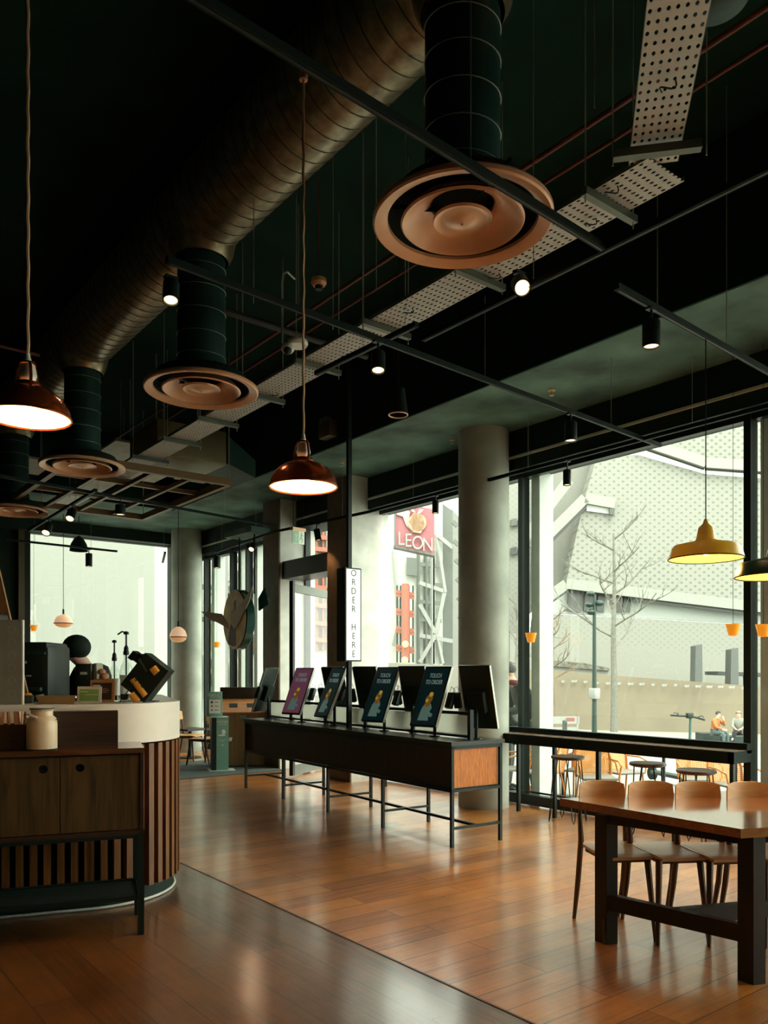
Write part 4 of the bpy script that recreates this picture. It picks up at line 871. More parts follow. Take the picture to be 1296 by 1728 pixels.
def stool(loc, label, rz=0, h=.665):
    g = empty('hairpin_stool', loc, rz, label, 'stool', 'hairpin stools at the window bar')
    MB().lathe([(0, h), (.160, h), (.165, h-.006), (.165, h-.022), (.155, h-.028), (0, h-.028)], 32).build('seat', mat('dark stool wood', (.10, .055, .03), .4) if 'dark stool wood' not in bpy.data.materials else bpy.data.materials['dark stool wood'], g)
    MB().lathe([(0, h-.03), (.14, h-.03), (.14, h-.034), (0, h-.034)], 24).build('mounting_plate', BLK, g)
    for k in range(4):
        a = R(45+90*k); t1 = Vector((math.cos(a), math.sin(a), 0)); t2 = Vector((-math.sin(a), math.cos(a), 0))
        MB().tube([t1*.12+t2*.05+Vector((0, 0, h-.03)), t1*.185+t2*.014+Vector((0, 0, .05)), t1*.192+Vector((0, 0, .012)), t1*.185-t2*.014+Vector((0, 0, .05)), t1*.12-t2*.05+Vector((0, 0, h-.03))], .0055, 6).build('hairpin_leg', BLK, g)
    return g
s0 = stool(fl(958, 8.02), 'black hairpin stool with its legs in view, beside the round column', R(12))
dup(s0, fl(1093, 7.42), R(35), 'black hairpin stool in the middle, behind the plywood chairs')
dup(s0, fl(1175, 6.88), R(5), 'black hairpin stool nearest the thick window mullion')

# ================================================================ far furniture by the door
def hf(px, d): return fl(px, d)
e = empty('recycling_station', hf(396, 12.9), -TH+R(12), 'tall wooden waste station with slanted amber top and dark back board', 'waste bin')
RW, RD = .66, .55
MB().prism([(-.2, -RD/2, .03), (-.2, -RD/2, .86), (-.2, RD/2, 1.05), (-.2, RD/2, .03)], (RW, 0, 0)).build('bin_body', wood('bin oak', (.26, .14, .05), (.17, .09, .035), 'Z', 1), e)
MB().prism([(-.205, -RD/2-.01, .03), (-.205, -RD/2-.01, .87), (-.205, RD/2, 1.06), (-.205, RD/2, .03)], (-.02, 0, 0)).build('bin_side', BLK, e)
th_ = math.atan2(.19, RD)
MB().box(.13, 0, .965, RW+.02, RD+.06, .02, (th_, 0, 0)).build('slanted_top', wood('amber bin top', (.60, .24, .07), (.45, .17, .05), 'X', 1), e)
for x_ in (-.02, .26): MB().box(x_, -.02, .970, .13, .16, .012, (th_, 0, 0)).build('waste_opening', BLKM, e)
MB().rbox(.13, RD/2+.01, 1.14, RW+.06, .03, .24, .03).build('back_board', mat('brown back board', (.04, .025, .015), .4), e)
MB().bx(-.2, .46, -RD/2+.01, RD/2, 0, .03).build('plinth', BLK, e)
MB().lathe([(0, -.03), (.035, -.03), (.045, .03), (0, .03)], 16, (-.09, -RD/2-.001, .45)).build('cup_symbol', WPNT, e); MB().rbox(.12, -RD/2-.002, .80, .10, .01, .06, .004).build('info_plate', mat('grey green plate', (.15, .22, .17), .5), e)
SG = mat('sanitiser green', (.17, .36, .28), .5)
e = empty('sanitiser_stand', hf(371, 12.2), -TH+R(18), 'free-standing green hand sanitiser stand with an instruction board on top', 'sanitiser stand')
MB().bx(-.06, .12, -.09, .02, .02, .82).build('stand_panel', SG, e); MB().bx(-.13, -.062, -.088, .14, .02, .82).build('stand_side', BLK, e)
MB().bx(-.17, .22, -.14, .18, 0, .02).build('base_plate', STEELW, e); MB().bx(-.135, .12, -.095, .14, .82, .83).build('stand_top', STEELW, e)
MB().rbox(-.075, .02, 1.02, .23, .02, .38, .03).build('instruction_board', SG, e, label='grey-green instruction board'); MB().bx(-.16, .01, .004, .008, .88, 1.09).build('instruction_sheet', WPNT, e)
text('HAND', .075, WPNT, e, (-.075, .006, 1.155), (R(90), 0, 0)); text('SANITISER', .032, WPNT, e, (-.075, .006, 1.118), (R(90), 0, 0))
m = MB(); m.ball((-.12, .003, 1.05), .018, (1, .1, 1), 10).ball((-.12, .003, .99), .012, (1, .1, 1.2), 10).ball((-.12, .003, .93), .012, (1, .1, 1), 10).bx(-.08, -.02, .001, .004, 1.045, 1.053).bx(-.08, -.02, .001, .004, .985, .993).bx(-.08, -.02, .001, .004, .925, .933); m.build('instruction_icon', BLK, e)
text('HAND', .058, WPNT, e, (.03, -.0915, .755), (R(90), 0, 0)); text('SANITISER', .028, WPNT, e, (.03, -.0915, .715), (R(90), 0, 0))
MB().ball((.045, -.091, .60), .03, (1, .06, 1.3), 12).ball((.02, -.091, .55), .045, (1.2, .05, .35), 12).build('hand_symbol', WPNT, e)
text('Please use hand', .018, WPNT, e, (.03, -.0915, .48), (R(90), 0, 0)); text('sanitiser', .018, WPNT, e, (.03, -.0915, .46), (R(90), 0, 0)); MB().ball((.03, -.091, .40), .012, (1.6, .06, .7), 10).build('emblem', WPNT, e)
o = MB().bx(4.2, 6.3, 10.6, 12.6, 0.001, .014).build('door_mat', mat('grey door mat', (.10, .12, .11), .95, vary=.15, bump=.6, bscale=300)); tag(o, 'large grey entrance mat on the wooden floor by the door', 'mat')
chair(hf(380, 14.6), R(110), 'light wooden chair between the sanitiser stand and the waste station', w=.42, sh=.46, bh=.82, dep=.42, group='plywood chairs near the corner')
chair(hf(318, 13.6), R(40), 'wooden chair half hidden by the end of the service counter', w=.44, sh=.46, bh=.85, dep=.42, group='plywood chairs near the corner')
chair(hf(346, 12.9), R(200), 'orange-edged wooden chair beside the black side of the sanitiser stand', w=.42, sh=.46, bh=.84, dep=.42, group='plywood chairs near the corner')
q = fl(332, 14.2); e = empty('low_table', (q.x, q.y, 0), R(15), 'small dark table between the corner chairs', 'table')
MB().bx(-.4, .1, -.25, .25, .49, .52).build('table_top', WD_DKX, e); MB().cyl((-.15, 0, 0), (-.15, 0, .49), .03).cyl((-.15, 0, 0), (-.15, 0, .02), .2, n=24).build('pedestal', BLK, e)
# glass door leaf, air curtain
a = at(493, HZ, 11.5); b = at(556, HZ, 12.6); a.z = b.z = 0; dd = b-a
e = empty('glass_door', a, math.atan2(dd.y, dd.x), 'open glass door leaf with a dark stile and grey top rail between the piers', 'door')
LL = dd.length
MB().bx(-.03, .03, -.03, .03, .02, 2.82).bx(LL-.03, LL+.03, -.03, .03, .02, 2.82).build('stile', BLK, e); MB().bx(.03, LL-.03, -.025, .025, 2.66, 2.78).bx(.03, LL-.03, -.025, .025, .02, .16).build('rail', GALV, e)
MB().bx(.03, LL-.03, -.004, .004, .16, 2.66).build('pane', GLS, e)
q0 = aty(512, 955, 10.75); q1 = atx(553, 948, q0.x); o = MB().bx(6.36, 6.78, 9.47, 10.78, 2.95, 3.22).build('air_curtain', mat('dark brown air heater', (.035, .02, .012), .4), None); tag(o, 'black air heater box mounted over the door between the piers', 'air heater')
# round hanging sign with wings
q = at(410, 1046, 12.6); e = empty('round_hanging_sign', q, R(4), 'thick oval hanging sign painted with a winged figure beside the far pier', 'sign')
n_ = (-1, .15, 0); 
MB().lathe([(0, 0), (.46, 0), (.47, .01), (.47, .13), (.46, .14), (0, .14)], 48, (0, 0, 0), n_).build('sign_drum', mat('sign drum dark teal', (.01, .07, .055), .25), e)
MB().lathe([(0, .142), (.455, .142), (.455, .146), (0, .146)], 48, (0, 0, 0), n_).build('painted_face', mat('ochre painting', (.50, .33, .05), .6, vary=.4, vscale=3), e)
ff = lambda pts: [(-.150-.0*abs(y), y, z) for y, z in pts]
MB().prism(ff([(-.09, .25), (-.05, .30), (-.0, .30), (.03, .24), (.0, .17), (.10, .08), (.10, -.05), (.16, -.2), (.2, -.38), (.04, -.42), (-.1, -.40), (-.16, -.25), (-.10, -.05), (-.11, .10)]), (-.006, 0, 0)).build('painted_figure', mat('umber figure', (.07, .038, .018), .5), e)
FEA = mat('grey feather', (.40, .36, .26), .6); FE2 = mat('dark feather', (.02, .09, .075), .3)
for sg, nm in ((1, 'wing'), (-1, 'wing')):
    w_ = [(-.08, .06), (.2, .2), (.45, .33), (.66, .46), (.55, .25), (.35, .08), (.2, -.05), (.03, -.16), (-.05, -.08)] if sg < 0 else [(.30, .10), (.60, .14), (.86, .17), (.62, .02), (.42, -.03), (.13, -.14), (.16, -.05), (.25, .05)]
    MB().prism([(-.165-.10*abs(y), sg*y, z) for y, z in w_], (-.012, 0, 0)).build(nm, FEA, e, label='grey feathered wing')
m = MB()
for k in range(6): m.bar((.06, -.36, .14+.03*k), (.10, -.58+.02*k, .24+.045*k), .015, .04)
m.build('rear_wing', FE2, e, label='dark glossy wing behind the drum')
m = MB()
for k in range(2): m.bar((.05, .38, .30+.04*k), (.08, .58-.05*k, .45+.05*k), .012, .05)
m.build('rear_wing', FE2, e, label='dark glossy wing behind the drum')
MB().cyl((.07, -.22, .40), (.07, -.22, 3.70-q.z), .012).cyl((.07, .22, .40), (.07, .22, 3.70-q.z), .012).build('hanging_bar', FASC, e)
MB().bx(-.1, .25, -.4, .4, 3.66-q.z, 3.75-q.z).build('ceiling_plate', SOFF, e)
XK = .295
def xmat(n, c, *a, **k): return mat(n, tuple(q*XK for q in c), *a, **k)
# ================================================================ outside
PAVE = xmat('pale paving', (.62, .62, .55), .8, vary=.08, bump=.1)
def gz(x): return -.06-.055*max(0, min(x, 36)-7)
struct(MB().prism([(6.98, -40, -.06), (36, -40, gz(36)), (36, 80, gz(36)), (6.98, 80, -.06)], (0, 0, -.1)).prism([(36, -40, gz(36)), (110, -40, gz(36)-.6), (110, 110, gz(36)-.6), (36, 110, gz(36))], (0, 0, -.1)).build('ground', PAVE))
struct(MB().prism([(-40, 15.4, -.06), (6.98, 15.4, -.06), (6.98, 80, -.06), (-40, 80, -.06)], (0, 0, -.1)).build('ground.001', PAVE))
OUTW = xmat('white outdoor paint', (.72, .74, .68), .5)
BC = (.62*XK, .62*XK, .54*XK)
def onp(px, py, d): return at(px, py, d)
ex = (RT[0], RT[1], 0)
PERF = dots('perforated brick lattice', BC, (.11, .12, .105), .62, .48, 1.05, axis=ex, fade=1.6)
PERF2 = dots('fine perforated brick', BC, (.15,.16,.14), .50, .40, 1.0, axis=ex, fade=1.8)
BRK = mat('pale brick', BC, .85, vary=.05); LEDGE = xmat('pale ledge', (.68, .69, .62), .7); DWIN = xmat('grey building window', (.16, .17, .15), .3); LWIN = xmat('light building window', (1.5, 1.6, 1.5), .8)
BLK_D = Vector((FW[0], FW[1], 0))
G = empty('gallery_building', (0, 0, 0), 0, 'huge pale angular brick building with perforated walls beyond the window', 'building')
def slab(pts, d, m, name, th=1.5, par=None, label=None):
    P = [onp(p[0], p[1], p[2] if len(p) > 2 else d) for p in pts]
    return MB().prism(P, BLK_D*th).build(name, m, par or G, label=label, angle=20)
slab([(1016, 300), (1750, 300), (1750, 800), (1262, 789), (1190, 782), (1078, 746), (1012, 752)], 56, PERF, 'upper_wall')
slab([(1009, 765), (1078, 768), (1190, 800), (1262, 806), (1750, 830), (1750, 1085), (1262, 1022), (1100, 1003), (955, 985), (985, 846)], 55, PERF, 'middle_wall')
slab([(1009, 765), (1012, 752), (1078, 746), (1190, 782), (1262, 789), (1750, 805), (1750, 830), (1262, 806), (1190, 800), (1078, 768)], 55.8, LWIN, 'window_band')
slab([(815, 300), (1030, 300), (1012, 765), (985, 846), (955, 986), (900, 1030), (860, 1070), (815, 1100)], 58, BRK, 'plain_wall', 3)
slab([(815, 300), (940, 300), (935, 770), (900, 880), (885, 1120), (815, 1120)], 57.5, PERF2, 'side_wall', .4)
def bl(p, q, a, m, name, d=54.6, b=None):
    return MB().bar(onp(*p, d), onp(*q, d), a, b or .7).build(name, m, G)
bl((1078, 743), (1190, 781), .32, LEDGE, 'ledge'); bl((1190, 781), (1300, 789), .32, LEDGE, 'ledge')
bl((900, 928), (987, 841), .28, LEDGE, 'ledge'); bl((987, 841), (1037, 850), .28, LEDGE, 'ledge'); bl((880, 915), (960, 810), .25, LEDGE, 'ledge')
bl((903, 933), (989, 846), .12, DWIN, 'ledge_painted_shadow', 54.9); bl((1078, 747), (1190, 785), .10, DWIN, 'ledge_painted_shadow', 54.9); bl((1190, 785), (1300, 793), .10, DWIN, 'ledge_painted_shadow', 54.9)  # solid dark bars painting the shade line below the ledges
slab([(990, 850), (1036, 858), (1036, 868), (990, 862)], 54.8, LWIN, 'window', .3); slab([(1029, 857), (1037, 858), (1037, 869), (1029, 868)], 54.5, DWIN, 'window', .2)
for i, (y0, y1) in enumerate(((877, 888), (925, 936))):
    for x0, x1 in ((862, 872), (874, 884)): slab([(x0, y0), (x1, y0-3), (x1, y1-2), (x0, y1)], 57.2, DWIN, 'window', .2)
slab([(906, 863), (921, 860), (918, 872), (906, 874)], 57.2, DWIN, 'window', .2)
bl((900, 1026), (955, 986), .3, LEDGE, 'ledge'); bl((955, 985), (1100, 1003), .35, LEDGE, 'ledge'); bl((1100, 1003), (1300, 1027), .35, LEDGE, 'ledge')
bl((900, 1030), (955, 990), .10, DWIN, 'ledge_painted_shadow', 54.9); bl((1070, 1004), (1300, 1033), .08, DWIN, 'ledge_painted_shadow', 54.9)
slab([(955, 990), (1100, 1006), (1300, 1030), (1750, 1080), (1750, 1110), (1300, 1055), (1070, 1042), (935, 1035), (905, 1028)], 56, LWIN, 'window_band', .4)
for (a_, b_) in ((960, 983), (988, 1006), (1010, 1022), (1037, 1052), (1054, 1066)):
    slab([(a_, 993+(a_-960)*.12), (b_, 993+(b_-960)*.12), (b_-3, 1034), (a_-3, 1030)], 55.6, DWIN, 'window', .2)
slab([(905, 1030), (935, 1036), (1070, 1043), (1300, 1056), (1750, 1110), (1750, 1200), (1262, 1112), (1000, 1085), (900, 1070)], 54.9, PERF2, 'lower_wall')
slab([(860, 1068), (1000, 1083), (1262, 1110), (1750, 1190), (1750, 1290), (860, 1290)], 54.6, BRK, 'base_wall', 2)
slab([(905, 1112), (985, 1119), (1028, 1127), (1028, 1132), (905, 1122)], 54.4, xmat('speckled planting', (.35, .34, .27), .9, vary=.6, vscale=3), 'planted_ledge', .4)
# boundary wall with painted white animals and writing
BW = xmat('ochre plaster wall', (.50, .42, .29), .85, vary=.14, vscale=.35)
Wl = empty('boundary_wall', (0, 0, 0), 0, 'long ochre boundary wall with a frieze of white painted marks across the square', 'wall')
wa = onp(800, 1125, 46); wb = onp(1900, 1200, 37); wa.z = wb.z = 0
MB().prism([(wa.x, wa.y, -2), (wb.x, wb.y, -2.2), (wb.x, wb.y, onp(1900, 1200, 37).z), (onp(1262, 1157, 42).x, onp(1262, 1157, 42).y, onp(1262, 1157, 42).z), (wa.x, wa.y, onp(800, 1122, 46).z)], BLK_D*.5).build('wall_body', BW, Wl)
def wallp(px, py, off=.06):
    r = (px-CX)/F; f = lambda p: (p.x*RT[0]+p.y*RT[1])-r*(p.x*FW[0]+p.y*FW[1]); k = f(wa)/(f(wa)-f(wb)); p = wa+(wb-wa)*k; d = p.x*FW[0]+p.y*FW[1]; return at(px, py, d-off)
m = MB(); random.seed(3)
for px in list(range(912, 1290, 19)):
    y_ = 1148+(px-905)*.035+random.uniform(-1, 1)
    w_ = random.uniform(3, 6)
    m.prism([wallp(px-w_, y_), wallp(px-w_*.4, y_-2), wallp(px+w_*.5, y_-1.2), wallp(px+w_, y_-2.5), wallp(px+w_*.8, y_+1.5), wallp(px+w_*.4, y_+3), wallp(px+w_*.2, y_+1.2), wallp(px-w_*.5, y_+3)], BLK_D*.02)
m.build('white_frieze', OUTW, Wl)
FIN = xmat('grey fin', (.25, .27, .25), .7)
for i, (a_, b_, t_) in enumerate(((1174, 1185, 1087), (1234, 1246, 1093))):
    o = MB().prism([onp(a_, t_+3, 48), onp(b_, t_, 48), onp(b_+1, 1200, 48), onp(a_-2, 1200, 48)], BLK_D*.8).build('grey_fin', FIN); tag(o, 'upright grey slab standing behind the ochre wall, '+('beside the dark canopy' if i else 'the one further from the canopy'), 'slab')
e = empty('canopy', (0, 0, 0), 0, 'dark flat canopy behind the ochre wall beside the grey slab', 'canopy'); MB().prism([onp(1211, 1133, 50), onp(1420, 1140, 50), onp(1420, 1147, 50), onp(1211, 1139, 50)], BLK_D*2).build('canopy_roof', xmat('canopy grey', (.10, .13, .11), .6), e); MB().bar(onp(1229, 1137, 50.5), onp(1231, 1175, 50.5), .15).bar(onp(1256, 1137, 50.5), onp(1257, 1175, 50.5), .12).build('canopy_post', FIN, e)
# lamp post
q = fl(1003, 25); e = empty('lamp_post', (q.x, q.y, gz(q.x)), 0, 'tall dark green lamp post with a cluster of floodlights on the square', 'street lamp')
LG = xmat('lamp post green', (.02, .08, .055), .5); zt = onp(1003, 1003, 25).z-gz(q.x)
MB().lathe([(0, 0), (.09, 0), (.075, 1), (.06, zt*.6), (.05, zt), (0, zt)], 14).build('post', LG, e)
for (dx_, z_, s_) in ((-.12, zt+.02, .12), (.16, zt-.28, .13), (-.16, zt-.32, .12), (-.1, zt-.55, .13)):
    MB().ball((dx_*RT[0], dx_*RT[1], z_), s_, (1.1, 1.1, .75), 10).bar((0, 0, z_-.05), (dx_*RT[0], dx_*RT[1], z_), .04).build('floodlight', LG, e)
MB().rbox(0, 0, zt-3.1, .26, .26, .34, .03).build('notice_box', OUTW, e)
# bare trees
def tree(px, d, ytop, ybase, r, label, m, seed, spread=1.0, depth=4, tr=None):
    random.seed(seed); q = fl(px, d); zb = onp(px, ybase, d).z; H = onp(px, ytop, d).z-zb
    e = empty('bare_tree', (q.x, q.y, zb), 0, label, 'tree', 'bare trees on the square')
    MB().tube([(0.03*math.sin(k*1.3), 0, H*k/8) for k in range(9)], [r*(1-.75*k/8) for k in range(9)], 8).build('trunk', m, e)
    b = MB()
    def br(p, dr, L, rr, lv):
        pts = [p]; dv = dr.copy(); 
        for k in range(4):
            dv = (dv+Vector((random.uniform(-.25, .25), random.uniform(-.25, .25), random.uniform(-.05, .22)))).normalized(); pts.append(pts[-1]+dv*L/4)
        b.tube(pts, [rr*(1-.6*k/4) for k in range(5)], 4)
        if lv > 0:
            for k in range(3): br(pts[1+k], (dv+Vector((random.uniform(-.9, .9), random.uniform(-.9, .9), random.uniform(-.2, .5)))).normalized(), L*.6, rr*.5, lv-1)
    for k in range(11):
        z_ = H*(.42+.055*k); a = k*2.4; br(Vector((0, 0, z_)), Vector((math.cos(a), math.sin(a), .45)).normalized(), H*.33*spread*(1-.05*k), r*.30, depth-2)
    b.build('branches', m, e)
BARK = xmat('pale bark', (.42, .41, .34), .9, vary=.2); BARK2 = xmat('orange-brown bark', (.45, .33, .20), .9, vary=.3)  # BARK2 is an orange-brown bark, its tone varied at random
tree(1036, 33, 900, 1235, .16, 'pale bare tree with spreading twigs in front of the brick building', BARK, 5)
tree(932, 36, 1040, 1225, .13, 'slender bare tree with an orange-brown trunk near the barrier', BARK2, 9, .9)
tree(872, 34, 1000, 1230, .10, 'thin bare tree seen between the round column and the first mullion', BARK, 12, .6)
# barrier and board
q = onp(950, 1226, 24); e = empty('street_barrier', (q.x, q.y, gz(q.x)), -TH+R(6), 'white barrier with red stripes standing on the square', 'barrier')
hz = onp(950, 1209, 24).z-gz(q.x)
MB().bx(-.55, .5, -.02, .02, hz-.22, hz).bx(-.5, -.45, -.02, .02, 0, hz).bx(.42, .47, -.02, .02, 0, hz).bx(-.5, .45, -.015, .015, hz-.6, hz-.32).build('barrier_frame', OUTW, e); RD_ = xmat('faded red', (.62, .20, .18), .6)
MB().bx(-.52, -.32, -.03, -.02, hz-.18, hz-.03).bx(.1, .35, -.03, -.02, hz-.14, hz-.04).build('red_stripe', RD_, e)
q = onp(953, 1230, 18); e = empty('folding_board', (q.x, q.y, gz(q.x)), -TH+R(70), 'grey folding A-board standing in front of the street barrier', 'A-board'); h_ = onp(953, 1218, 18).z-gz(q.x); MB().bar((-.18, 0, 0), (0, 0, h_), .05, .4).bar((.18, 0, 0), (0, 0, h_), .05, .4).build('board_leaves', xmat('A-board grey', (.12, .15, .13), .6), e)
q = onp(974, 1215, 30); tag(MB().cyl((q.x, q.y, gz(q.x)), (q.x, q.y, q.z+.2), .06, .03).build('traffic_post', xmat('orange post', (.75, .25, .06), .5)), 'thin orange post standing by the wall behind the barrier', 'post')
# scooter
q = fl(1160, 12.6); e = empty('electric_scooter', (q.x, q.y, gz(q.x)), -TH+R(15), 'parked electric scooter with wide handlebar outside the window', 'scooter'); MG = xmat('scooter mint', (.20, .42, .36), .5)
MB().cyl((.02, 0, .15), (.06, 0, 1.10), .022).build('stem', MG, e); MB().tube([(-.30, 0, 1.14), (-.15, 0, 1.13), (.05, 0, 1.12), (.15, 0, 1.10), (.30, -.02, 1.06)], .017, 8).rbox(.04, 0, 1.13, .12, .07, .09, .02).build('handlebar', BLK, e)
MB().tube([(-.18, 0, 1.12), (-.2, -.05, 1.17), (-.28, -.04, 1.18)], .007, 5).tube([(.18, 0, 1.1), (.22, -.05, 1.13), (.27, -.04, 1.10)], .007, 5).build('brake_lever', BLK, e)
MB().rbox(-.02, .5, .14, .16, .75, .06, .02).build('deck', BLK, e); 
for y_ in (0.0, .95): MB().cyl((-.03, y_, .11), (.03, y_, .11), .11, n=20).build('wheel', BLKM, e)
MB().rbox(.02, -.0, .30, .07, .07, .14, .02).build('number_box', MG, e)

# ---------------------------------------------------------------- people
def person(loc, rz, label, J, cloth, trou, hair, hat=None, extra=None, k=1.0, shoes=None):
    """J: joints in metres, facing -y."""
    e = empty('person', loc, rz, label, 'person')
    S = lambda n: Vector(J[n])*k
    V_, E_ = [], []
    def v(p, r): V_.append((Vector(p), r*k)); return len(V_)-1
    def c(*i):
        for a, b in zip(i, i[1:]): E_.append((a, b))
    pel = v(S('pelvis'), .13); wa_ = v((S('pelvis')+S('chest'))/2, .115); ch = v(S('chest'), .135); nk = v(S('neck'), .055)
    hd = S('head'); face = S('face')-hd if 'face' in J else Vector((0, -1, -.1)); face.normalize(); upv = (hd-S('neck')).normalized()
    jaw = v(hd-upv*.03*k+face*.025*k, .07); sk = v(hd+upv*.035*k, .088); cr = v(hd+upv*.085*k-face*.01*k, .06)
    c(pel, wa_, ch, nk, jaw, sk, cr)
    ns = v(hd+face*.105*k-upv*.005*k, .012); c(jaw, ns)
    side = face.cross(upv).normalized()
    for s_ in (-1, 1): er = v(hd+side*s_*.088*k+upv*.01*k, .013); c(sk, er)
    H_ = {}
    for s_, n in ((-1, 'l'), (1, 'r')):
        sh = v(S('sh_'+n), .055); el = v(S('el_'+n), .042); wr = v(S('wr_'+n), .028); c(ch, sh, el, wr)
        dv = (S('hd_'+n)-S('wr_'+n)).normalized(); pm = v(S('wr_'+n)+dv*.06*k, .032); c(wr, pm)
        sd = dv.cross(Vector((0, 1, .3))).normalized(); cu = dv.cross(sd).normalized()
        for i, L_ in enumerate((.060, .075, .080, .070)):
            a_ = v(S('wr_'+n)+dv*(.10+L_*.4)*k+sd*(i-1.5)*.020*k, .0085); b_ = v(S('wr_'+n)+dv*(.095+L_*.85)*k+sd*(i-1.5)*.022*k+cu*.025*k, .0075); c(pm, a_, b_)
        th = v(S('wr_'+n)+dv*.08*k+sd*-.05*k+cu*.02*k, .010); c(pm, th)
        hp = v(S('hip_'+n), .085); kn = v(S('kn_'+n), .055); an = v(S('an_'+n), .036); to = v(S('to_'+n), .030); c(pel, hp, kn, an, to)
    skin('body', V_, E_, SKIN, e)
    # clothes as looser skins over the same joints
    V_, E_ = [], []
    pel = v(S('pelvis')-Vector((0, 0, .04*k)), .155); wa_ = v((S('pelvis')+S('chest'))/2, .150); ch = v(S('chest'), .170); nk = v(S('neck')-Vector((0, 0, .03*k)), .085); c(pel, wa_, ch, nk)
    for n in 'lr': sh = v(S('sh_'+n), .080); el = v(S('el_'+n), .062); wr = v(S('wr_'+n), .045); c(ch, sh, el, wr)
    skin('jacket', V_, E_, cloth, e)
    V_, E_ = [], []
    pel = v(S('pelvis'), .135)
    for n in 'lr': hp = v(S('hip_'+n), .098); kn = v(S('kn_'+n), .072); an = v(S('an_'+n), .052); c(pel, hp, kn, an)
    skin('trousers', V_, E_, trou, e)
    for n in 'lr':
        V_, E_ = [], []; a_, t_ = S('an_'+n), S('to_'+n); i0 = v(a_, .05); i1 = v(t_, .042); c(i0, i1); skin('shoe', V_, E_, shoes or BLKM, e)
    m = MB(); rr = .107*k; q_ = hd+upv*.055*k-face*.018*k
    m.ball(q_, rr, (1, 1, .95), 16)
    bmesh.ops.delete(m.bm, geom=[vv for vv in m.bm.verts if (vv.co-q_).dot(upv) < -.035*k and (vv.co-q_).dot(face) > -.02*k or (vv.co-q_).dot(upv) < -.07*k or ((vv.co-q_).dot(face) > .055*k and (vv.co-q_).dot(upv) < .045*k)], context='VERTS')
    m.build('hair', hair, e)
    for s_ in (-1, 1): MB().ball(hd+face*.088*k+side*s_*.032*k+upv*.02*k, .009*k, n=8).build('eye', BLKM, e)
    MB().ball(hd+face*.082*k-upv*.045*k, .018*k, (1, .5, .3), 8).build('mouth', xmat('lips', (.45, .15, .12), .5) if 'lips' not in bpy.data.materials else bpy.data.materials['lips'], e)
    if hat: hat(e, hd, face, upv, k)
    if extra: extra(e, S, k)
    return e
def stand(lean=0.0, arm=.0):
    L = lean
    J = dict(pelvis=(0, .0, .93), chest=(0, -L*.6, 1.28), neck=(0, -L*.95, 1.47), head=(0, -L*1.15-.02, 1.60), face=(0, -L*1.15-1, 1.50-L*.5))
    for s_, n in ((-1, 'l'), (1, 'r')):
        J['sh_'+n] = (s_*.18, -L*.75, 1.40); J['el_'+n] = (s_*.23, -L*.7-arm*.12, 1.13); J['wr_'+n] = (s_*.16, -L-arm*.36, 1.08+arm*.02); J['hd_'+n] = (s_*.12, -L-arm*.5, 1.07)
        J['hip_'+n] = (s_*.095, 0, .88); J['kn_'+n] = (s_*.10, -.02, .49); J['an_'+n] = (s_*.10, .02, .08); J['to_'+n] = (s_*.12, -.14, .035)
    return J
def sit(h=.46, arm_up=False, cross=False):
    J = dict(pelvis=(0, 0, h+.09), chest=(0, -.08, h+.42), neck=(0, -.13, h+.60), head=(0, -.17, h+.72), face=(0, -1.1, h+.50))
    for s_, n in ((-1, 'l'), (1, 'r')):
        J['sh_'+n] = (s_*.18, -.09, h+.54); J['el_'+n] = (s_*.22, -.20, h+.28); J['wr_'+n] = (s_*.10, -.40, h+.20); J['hd_'+n] = (s_*.05, -.46, h+.18)
        J['hip_'+n] = (s_*.10, -.06, h+.07); J['kn_'+n] = (s_*.15, -.46, h+.06); J['an_'+n] = (s_*.14, -.46, .07); J['to_'+n] = (s_*.16, -.62, .035)
    if arm_up: J['wr_r'] = (.08, -.33, h+.55); J['hd_r'] = (.03, -.32, h+.66); J['el_r'] = (.2, -.32, h+.33)
    if cross: J['kn_r'] = (-.02, -.48, h+.16); J['an_r'] = (-.18, -.55, h-.16); J['to_r'] = (-.2, -.68, h-.22)
    return J
JK = xmat('black coat', (.012, .016, .014), .8); DG = xmat('dark green coat', (.02, .065, .05), .8); TR = xmat('grey green trousers', (.10, .15, .13), .8); BJ = xmat('rust brown jacket', (1.1, .38, .12), .8); JN = xmat('pale blue jeans', (.17, .26, .26), .8); WC = xmat('cream coat', (.62, .64, .56), .8); DJ = xmat('dark trousers', (.03, .05, .045), .8); RED = xmat('crimson scarf', (.40, .03, .07), .8)
GREYH = xmat('grey knit', (.10, .11, .10), .9, bump=.5, bscale=120)
def bobble(e, hd, f, u, k):
    m = MB(); m.lathe([(.108*k, -.0), (.112*k, .03*k), (.108*k, .05*k), (.10*k, .09*k), (.07*k, .13*k), (0, .145*k)], 20, hd+u*.03*k, u).build('knitted_hat', GREYH, e)
    MB().ball(hd+u*.205*k, .042*k, n=10).build('bobble', OUTW, e); MB().ball(hd+u*.07*k+f*.108*k, .02*k, (1, 1, 1), 8).build('white_heart', OUTW, e)
    MB().tube([hd-u*.13*k+Vector((.09*k*math.cos(R(a)), .09*k*math.sin(R(a)), 0)) for a in range(0, 360, 30)], .035*k, 8, closed=True).build('scarf', RED, e)
q = fl(904, 10.6); person((q.x, q.y, gz(q.x)), -TH-R(80), 'person in bobble hat and black coat leaning forward outside the window', stand(.30, .8), JK, TR, HAIRD, bobble, k=1.0)
q = fl(858, 11.2); person((q.x, q.y, gz(q.x)-.02), -TH+R(70), 'person in a patterned dark top mostly hidden behind the round column', stand(.05, .6), xmat('patterned dark cloth', (.08, .10, .085), .8, vary=.8, vscale=60), TR, xmat('blond hair', (.45, .30, .13), .7), k=.86)
zs = onp(1205, 1256, 30.5).z
